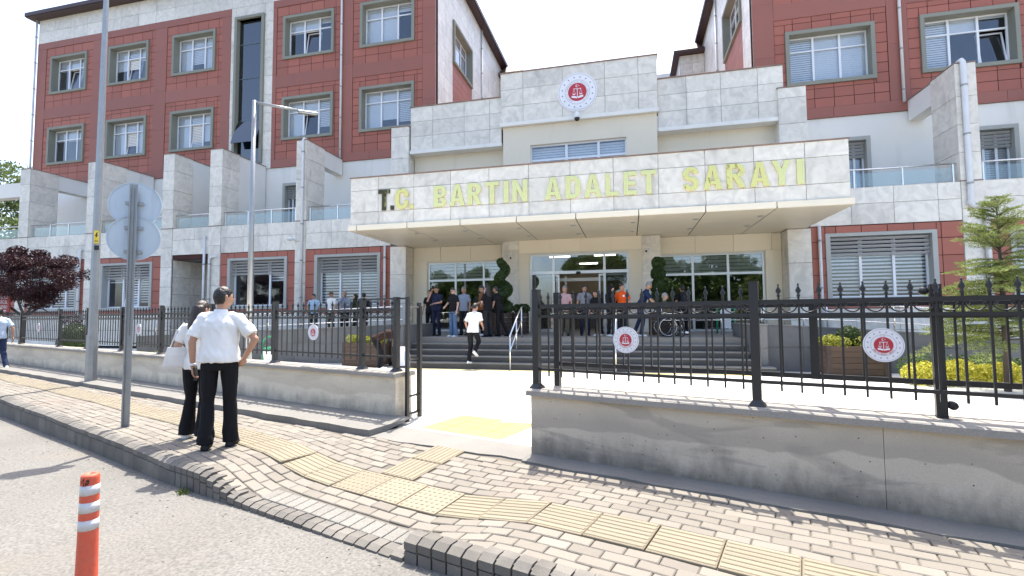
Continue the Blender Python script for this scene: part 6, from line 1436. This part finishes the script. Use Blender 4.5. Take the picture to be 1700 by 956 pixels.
        if kind == 'long':
            rr = []
            for q, wd, dp, bk in ((0.05, 0.086, 0.060, 0.052), (-0.05, 0.100, 0.066, 0.066), (-0.16, 0.112, 0.060, 0.085), (-0.32, 0.104, 0.050, 0.102), (-0.46, 0.060, 0.028, 0.105)):
                rr.append(ellipse_ring(hc + (hu * q - F * bk) * k, Rt, F, wd * k, dp * k, 14))
            hmb.ring_loft(rr)
        ho = obj('hair', hmb, hm, t, True); 
        later(ho, 0.010 if kind == 'long' else 0.007, 4)
    elif kind == 'cap':
        hmb.ring_loft([[hc + (Up * z + Rt * (a * math.cos(u)) + F * (a * 1.28 * math.sin(u))) * k for u in (2 * math.pi * q / 18 for q in range(18))] for z, a in ((0.035, 0.084), (0.075, 0.082), (0.110, 0.062), (0.127, 0.02))])
        hmb.ring_loft([[hc + (Up * (0.036 + dz) + Rt * x + F * y) * k for x, y in ((-0.07, 0.08), (-0.06, 0.14), (-0.02, 0.175), (0.02, 0.175), (0.06, 0.14), (0.07, 0.08))] for dz in (0, 0.008)]); obj('cap', hmb, hm, t, True)
    elif kind == 'scarf':
        rr = []
        for z, a, f_, bk in ((0.135, 0.01, 0.01, 0.01), (0.125, 0.06, 0.05, 0.075), (0.09, 0.088, 0.085, 0.11), (0.02, 0.096, 0.078, 0.122), (-0.06, 0.090, 0.075, 0.112), (-0.125, 0.084, 0.098, 0.095), (-0.19, 0.12, 0.115, 0.11), (-0.27, 0.175, 0.13, 0.13), (-0.36, 0.17, 0.12, 0.12)):
            rr.append([hc + (Up * z if z > -0.1 else hu * z) * k + (Rt * (a * math.cos(u)) + F * ((f_ if math.sin(u) > 0 else bk) * math.sin(u))) * k for u in (2 * math.pi * q / 18 for q in range(18))])
        hmb.ring_loft(rr); so = obj('headscarf', hmb, hm, t, True)
        fc_ = MB(); fc_.ring_loft([ellipse_ring(hc + (F * y - Up * 0.012) * k, Rt, Up, a * k, c_ * k, 14) for y, a, c_ in ((0.060, 0.055, 0.078), (0.094, 0.048, 0.070), (0.104, 0.020, 0.034))]); obj('face', fc_, skin, body, True)
    t['_k'] = k; return t
PI = math.pi
L0 = LZ
# the couple on the pavement, seen from behind
man = person('man from behind in white short-sleeved shirt and black trousers, hand on hip', (-4.36, 4.46, 0.0), R(30), 1.735, 'white', 'black', 'charcoal', ('short', 'hair_black'), 'skin', head=(R(-52), R(2)), vox=0.008, wide=1.0, hem=-0.05, loose=0.016,
             LA=((-0.262, -0.03, 1.15), (-0.268, 0.03, 0.885)), RA=((0.36, -0.06, 1.17), (0.235, 0.03, 0.95)), LL=((-0.105, 0.01, 0.50), (-0.105, -0.05, 0.085)), RL=((0.105, 0.03, 0.50), (0.115, 0.05, 0.085)), curl=(0.7, 1.0), palms=((0.9, 0.3, 0), (-0.7, 0.7, 0)), belly=0.015, flare=0.022)
w_man = WM[man.name]
ph_ = tag(obj('phone', MB().box(-0.012, 0.012, -0.035, 0.035, -0.075, 0.075).xf(w_man @ T((-0.245, 0.055, 0.80)) @ Matrix.Rotation(R(20), 4, 'X')), 'black_plastic'), 'black phone held low in the white-shirted man\'s left hand', 'phone')
wt = tag(obj('wristwatch', MB().lathe([(0.031, -0.012), (0.034, 0.0), (0.031, 0.012)], 14).xf(w_man @ T((-0.266, 0.012, 0.90)) @ Matrix.Rotation(R(8), 4, 'X')), 'white_plastic'), 'pale wristwatch on the white-shirted man\'s hanging arm', 'watch')
wom = person('woman with long dark hair in pale top and flared black trousers beside the white-shirted man', (-4.95, 4.76, 0.0), R(20), 1.60, 'white', 'black', 'white', ('long', 'hair_brown'), 'skin_pale', head=(R(-25), R(-3)), vox=0.009, flare=0.035, wide=0.92,
             LA=((-0.26, -0.02, 1.18), (-0.20, 0.16, 1.05)), LL=((-0.10, 0.03, 0.50), (-0.12, 0.0, 0.085)), RL=((0.10, -0.02, 0.50), (0.13, -0.12, 0.085)))
w_w = WM[wom.name]
hb_ = thing('shoulder_bag', 'off-white shoulder bag hanging at the long-haired woman\'s side', 'bag', (-5.12, 4.64, 0.82), R(50))
bgm = MB(); bgm.ring_loft([[(x * a, y * b, z) for x, y in ((-1, -1), (1, -1), (1.06, 0), (1, 1), (-1, 1), (-1.06, 0))] for z, a, b in ((0.0, 0.135, 0.05), (0.03, 0.14, 0.058), (0.15, 0.12, 0.045), (0.24, 0.10, 0.025))], True, False)
obj('pouch', bgm, 'cloth_bag_white', hb_, True); obj('strap', MB().tube([(-0.08, 0, 0.23), (-0.02, 0.03, 0.42), (0.05, 0.05, 0.52), (0.09, 0.03, 0.40), (0.08, 0, 0.23)], 0.008, 6), 'cloth_bag_white', hb_, True)
# climbing the steps
person('man in white polo shirt and black trousers climbing the entrance steps', (-4.28, 13.12, 0.064), R(-10), 1.72, 'white', 'black', 'white', ('short', 'hair_black'), head=(R(-15), R(-22)), vox=0.012, lean=R(10), pelvis=(0, 0.0, 0.93),
       LL=((-0.10, 0.05, 0.50), (-0.11, -0.05, 0.085, 0.1)), RL=((0.10, 0.17, 0.62), (0.12, -0.10, 0.36, 0.55)), LA=((-0.25, 0.02, 1.15), (-0.24, 0.14, 0.93)), RA=((0.25, 0.04, 1.16), (0.20, 0.24, 1.02)))
# group left of the doors
S = dict(vox=0.015)
person('stout man in navy tee and trousers holding a phone to his ear', (-6.50, 15.85, L0), R(165), 1.72, 'navy', 'navy', 'charcoal', ('short', 'hair_black'), 'skin', head=(R(10), R(-14)), RA=((0.30, 0.12, 1.22), (0.12, 0.14, 1.53)), LA=((-0.26, 0.06, 1.17), (-0.10, 0.28, 1.12)), belly=0.05, wide=1.08, **S)
person('person in black standing behind the man on the phone', (-6.95, 16.35, L0), R(185), 1.62, 'black', 'black', 'black', ('short', 'hair_black'), **S)
person('woman in black top, blue jeans and sunglasses looking down', (-5.60, 15.1, L0), R(150), 1.62, 'black', 'jeans', 'white', ('bun', 'hair_brown'), 'skin_pale', head=(R(10), R(-20)), glasses=True, flare=0.03, RA=((0.25, 0.05, 1.17), (0.17, 0.22, 1.08)), **S)
person('older man in pale shirt with a dark strap behind the woman in jeans', (-5.65, 16.3, L0), R(170), 1.70, 'greyblue', 'charcoal', 'black', ('short', 'hair_grey'), **S)
person('man in dark olive jacket facing the glazing left of the doors', (-5.35, 17.3, L0), R(10), 1.68, 'olive', 'charcoal', 'black', ('short', 'hair_black'), sleeve='long', **S)
person('man in rust-brown tee and black trousers facing his companions', (-4.85, 15.9, L0), R(115), 1.72, 'brown', 'black', 'white', ('short', 'hair_black'), head=(R(20), R(-18)), RA=((0.25, 0.06, 1.17), (0.15, 0.26, 1.05)), LA=((-0.25, 0.06, 1.17), (-0.15, 0.26, 1.05)), **S)
person('woman with long black hair dressed in black, arms folded behind', (-4.42, 15.1, L0), R(60), 1.66, 'black', 'charcoal', 'black', ('long', 'hair_black'), 'skin_pale', flare=0.03, RA=((0.25, 0.05, 1.16), (0.06, 0.22, 1.12)), LA=((-0.25, 0.03, 1.16), (-0.06, 0.24, 1.10)), **S)
person('person in black leaning in beside the long-haired woman in black', (-4.12, 15.45, L0), R(75), 1.66, 'black', 'black', 'black', ('short', 'hair_black'), lean=R(12), RL=((0.11, -0.03, 0.50), (0.12, -0.28, 0.085)), **S)
# in and around the doorway
person('grey-haired man in pink shirt standing in the doorway', (-2.05, 16.0, L0), R(178), 1.64, 'pink', 'khaki', 'black', ('short', 'hair_grey'), 'skin', head=(R(15), R(-12)), RA=((0.26, 0.03, 1.17), (0.14, 0.20, 1.10)), **S)
person('white-haired man behind the man in the pink shirt', (-2.2, 17.3, L0), R(185), 1.72, 'brown', 'charcoal', 'black', ('short', 'hair_grey'), **S)
person('man in grey tee and dark trousers in the middle of the doorway', (-1.42, 16.3, L0), R(190), 1.68, 'grey', 'navy', 'black', ('short', 'hair_black'), head=(R(-5), R(-10)), **S)
person('person in black with white shoes at the right edge of the doorway', (-0.95, 16.1, L0), R(150), 1.50, 'black', 'black', 'white', ('short', 'hair_black'), lean=R(20), **S)
person('woman in black headscarf and dark coat turned to the man in orange', (-0.55, 15.8, L0), R(230), 1.62, 'black', 'black', 'white', ('scarf', 'cloth_black'), 'skin_pale', sleeve='long', head=(R(10), R(-20)), RA=((0.25, 0.06, 1.17), (0.14, 0.24, 1.08)), **S)
om = person('man in bright orange tee with a round badge and dark trousers', (-0.20, 15.9, L0), R(172), 1.67, 'orange', 'charcoal', 'black', ('short', 'hair_black'), head=(R(35), R(-4)), **S)
obj('badge', MB().disc((0.075, 1.27), 0.03, 0, 16, 0.004).xf(Matrix.Rotation(PI, 4, 'Z') @ T((0, -0.125, 0))), 'emblem_white', om, True)
person('man in navy polo leaning forward to push the wheelchair', (0.36, 15.85, L0), R(262), 1.76, 'polo', 'denim_dark', 'white', ('short', 'hair_grey'), 'skin', lean=R(24), head=(R(-30), R(-15)), RA=((0.26, 0.36, 1.10), (0.22, 0.52, 0.92)), LA=((-0.26, 0.36, 1.10), (-0.22, 0.52, 0.92)), RL=((0.11, 0.10, 0.52), (0.12, 0.02, 0.085)), LL=((-0.11, -0.05, 0.50), (-0.12, -0.22, 0.085)), **S)
# wheelchair, facing +X, seated figure
WC = thing('wheelchair', 'dark wheelchair with large spoked wheels on the landing', 'wheelchair', (1.08, 15.55, L0), R(-78))
def ringt(r, rad, x, z, y=0.0, n=28): return MB().tube([(x, y + r * math.cos(a), z + r * math.sin(a)) for a in np.linspace(0, 2 * PI, n)], rad, 6)
for s in (-1, 1):
    wh = obj('wheel', ringt(0.29, 0.014, s * 0.27, 0.30), 'black_plastic', WC, True); obj('push_rim', ringt(0.255, 0.008, s * 0.30, 0.30), 'steel', wh, True)
    sp_ = MB()
    for q in range(12): a = q * PI / 6; sp_.tube([(s * 0.27, 0, 0.30), (s * 0.27, 0.285 * math.cos(a), 0.30 + 0.285 * math.sin(a))], 0.004, 4)
    sp_.tube([(s * 0.25, 0, 0.3), (s * 0.29, 0, 0.3)], 0.03, 10); obj('spokes', sp_, 'black_plastic', wh, True)
    obj('caster', ringt(0.085, 0.018, s * 0.22, 0.10, 0.42, 16), 'black_plastic', WC, True)
    obj('side_frame', MB().tube([(s * 0.24, -0.18, 0.93), (s * 0.24, -0.14, 0.50), (s * 0.24, 0.34, 0.50), (s * 0.22, 0.40, 0.20)], 0.013, 6).tube([(s * 0.24, -0.14, 0.70), (s * 0.24, 0.22, 0.70), (s * 0.24, 0.24, 0.50)], 0.014, 6), 'steel', WC, True)
    obj('footrest', MB().box(s * 0.12 - 0.08, s * 0.12 + 0.08, 0.50, 0.64, 0.10, 0.12).tube([(s * 0.20, 0.36, 0.48), (s * 0.16, 0.52, 0.12)], 0.011, 6), 'steel', WC, True)
obj('seat', MB().box(-0.22, 0.22, -0.14, 0.28, 0.46, 0.51), 'cloth_charcoal', WC, True); obj('backrest', MB().box(-0.22, 0.22, -0.19, -0.15, 0.50, 0.92), 'cloth_charcoal', WC, True)
person('older person seated in the wheelchair with legs forward', (1.08, 15.55, L0 - 0.02), R(-78), 1.66, 'khaki', 'charcoal', 'white', ('short', 'hair_grey'), 'skin', pelvis=(0, -0.02, 0.62), sleeve='long', LL=((-0.11, 0.42, 0.60), (-0.11, 0.56, 0.215)), RL=((0.11, 0.42, 0.60), (0.11, 0.56, 0.215)), LA=((-0.25, 0.05, 0.88), (-0.12, 0.30, 0.76)), RA=((0.25, 0.05, 0.88), (0.12, 0.30, 0.76)), **S)
bw = person('person in black carrying a backpack in front of the right glazing', (1.75, 17.0, L0), R(20), 1.64, 'black', 'black', 'black', ('short', 'hair_black'), **S)
bp_ = MB(); bp_.ring_loft([[(x * a, -0.16 + y * b, z) for x, y in ((-1, -1), (0, -1.25), (1, -1), (1, 1), (-1, 1))] for z, a, b in ((0.98, 0.13, 0.05), (1.02, 0.145, 0.075), (1.25, 0.15, 0.08), (1.40, 0.12, 0.06), (1.43, 0.06, 0.03))]).xf(WM[bw.name]); tag(obj('backpack', bp_, 'cloth_charcoal'), 'black backpack worn in front of the right-hand glazing', 'backpack')
# waiting on the platform at the left
person('man in light blue shirt waiting on the platform behind the left fence', (-12.4, 17.3, L0), R(205), 1.62, 'lightblue', 'charcoal', 'black', ('short', 'hair_black'), head=(R(-35), R(-8)), **S)
person('man in white tee and olive cap on the platform behind the left fence', (-11.6, 17.3, L0), R(170), 1.68, 'white', 'khaki', 'black', ('cap', 'cloth_khaki'), head=(R(20), 0), **S)
person('man in grey checked shirt with a hand at his mouth on the platform', (-11.0, 17.3, L0), R(200), 1.70, 'greyblue', 'charcoal', 'black', ('short', 'hair_grey'), sleeve='long', RA=((0.25, 0.14, 1.18), (0.04, 0.18, 1.48)), LA=((-0.25, 0.10, 1.15), (0.08, 0.24, 1.18)), **S)
person('woman in olive headscarf and olive coat on the platform', (-10.45, 17.2, L0), R(150), 1.56, 'olive', 'olive', 'black', ('scarf', 'cloth_olive'), 'skin_pale', sleeve='long', **S)
person('person with black hair in dark jacket beside the woman in olive headscarf', (-10.1, 17.2, L0), R(20), 1.62, 'charcoal', 'charcoal', 'black', ('short', 'hair_black'), sleeve='long', **S)
# bending over by the left planter, and the passer-by at the far left
person('person in dark brown top bending over beside the left planter', (-6.85, 12.6, plaza_z(12.6)), R(-70), 1.68, 'darkbrown', 'black', 'white', ('short', 'hair_black'), lean=R(68), pelvis=(0, -0.15, 0.90), head=(0, R(-30)), LA=((-0.24, 0.36, 0.85), (-0.20, 0.42, 0.60)), RA=((0.24, 0.36, 0.85), (0.20, 0.42, 0.60)), **S)
person('man in pale blue-grey tee walking past the beige wall', (-17.05, 9.86, 0.0), R(80), 1.72, 'paleblue', 'denim_dark', 'white', ('short', 'hair_black'), LA=((-0.25, -0.06, 1.16), (-0.26, 0.02, 0.90)), RA=((0.26, -0.10, 1.17), (0.27, -0.12, 0.90)), LL=((-0.10, 0.12, 0.50), (-0.10, 0.22, 0.085)), RL=((0.10, -0.06, 0.50), (0.10, -0.26, 0.12, 0.3)), vox=0.012)

bpy.context.view_layer.update(); dg = bpy.context.evaluated_depsgraph_get()
baked = [(o, bpy.data.meshes.new_from_object(o.evaluated_get(dg))) for o in REMESH]
from mathutils import noise as mnoise
def wrinkle(me, amp, kind, seed):
    n = len(me.vertices); co = np.empty(n * 3); me.vertices.foreach_get('co', co); co = co.reshape(-1, 3); no = np.empty(n * 3); me.vertices.foreach_get('normal', no); no = no.reshape(-1, 3); d = np.empty(n)
    for i, p in enumerate(co):
        if kind == 'shirt': q = Vector((p[0] * 9 + p[2] * 5, p[1] * 9, p[2] * 4.0 - p[0] * 4)); a = 1.0
        elif kind == 'trousers': q = Vector((p[0] * 13, p[1] * 13, p[2] * 5)); a = 0.5 + 0.9 * max(0, 1 - abs(p[2] - 0.12) / 0.16) + 0.6 * max(0, 1 - abs(p[2] - 0.5) / 0.12)
        else: q = Vector((p[0] * 55, p[1] * 55, p[2] * 22)); a = 1.0
        q += Vector((seed * 3.7, seed * 1.3, 0)); w = mnoise.noise(q); d[i] = a * ((1 - abs(w) * 2.4) * 0.75 + mnoise.noise(q * 2.3) * 0.5)
    co += no * (d * amp)[:, None]; me.vertices.foreach_set('co', co.ravel()); me.update()
for i, (o, me) in enumerate(baked):
    nm = o.name.split('.')[0]
    if nm in ('shirt', 'trousers', 'hair'): wrinkle(me, {'shirt': 0.0115, 'trousers': 0.009, 'hair': 0.005}[nm], nm, i)
for o, me in baked:
    mats = list(o.data.materials); o.modifiers.clear(); o.data = me
    if not me.materials:
        for q in mats: me.materials.append(q)
    me.polygons.foreach_set('use_smooth', [True] * len(me.polygons))
for o in bpy.data.objects:
    if '_k' in o: del o['_k']
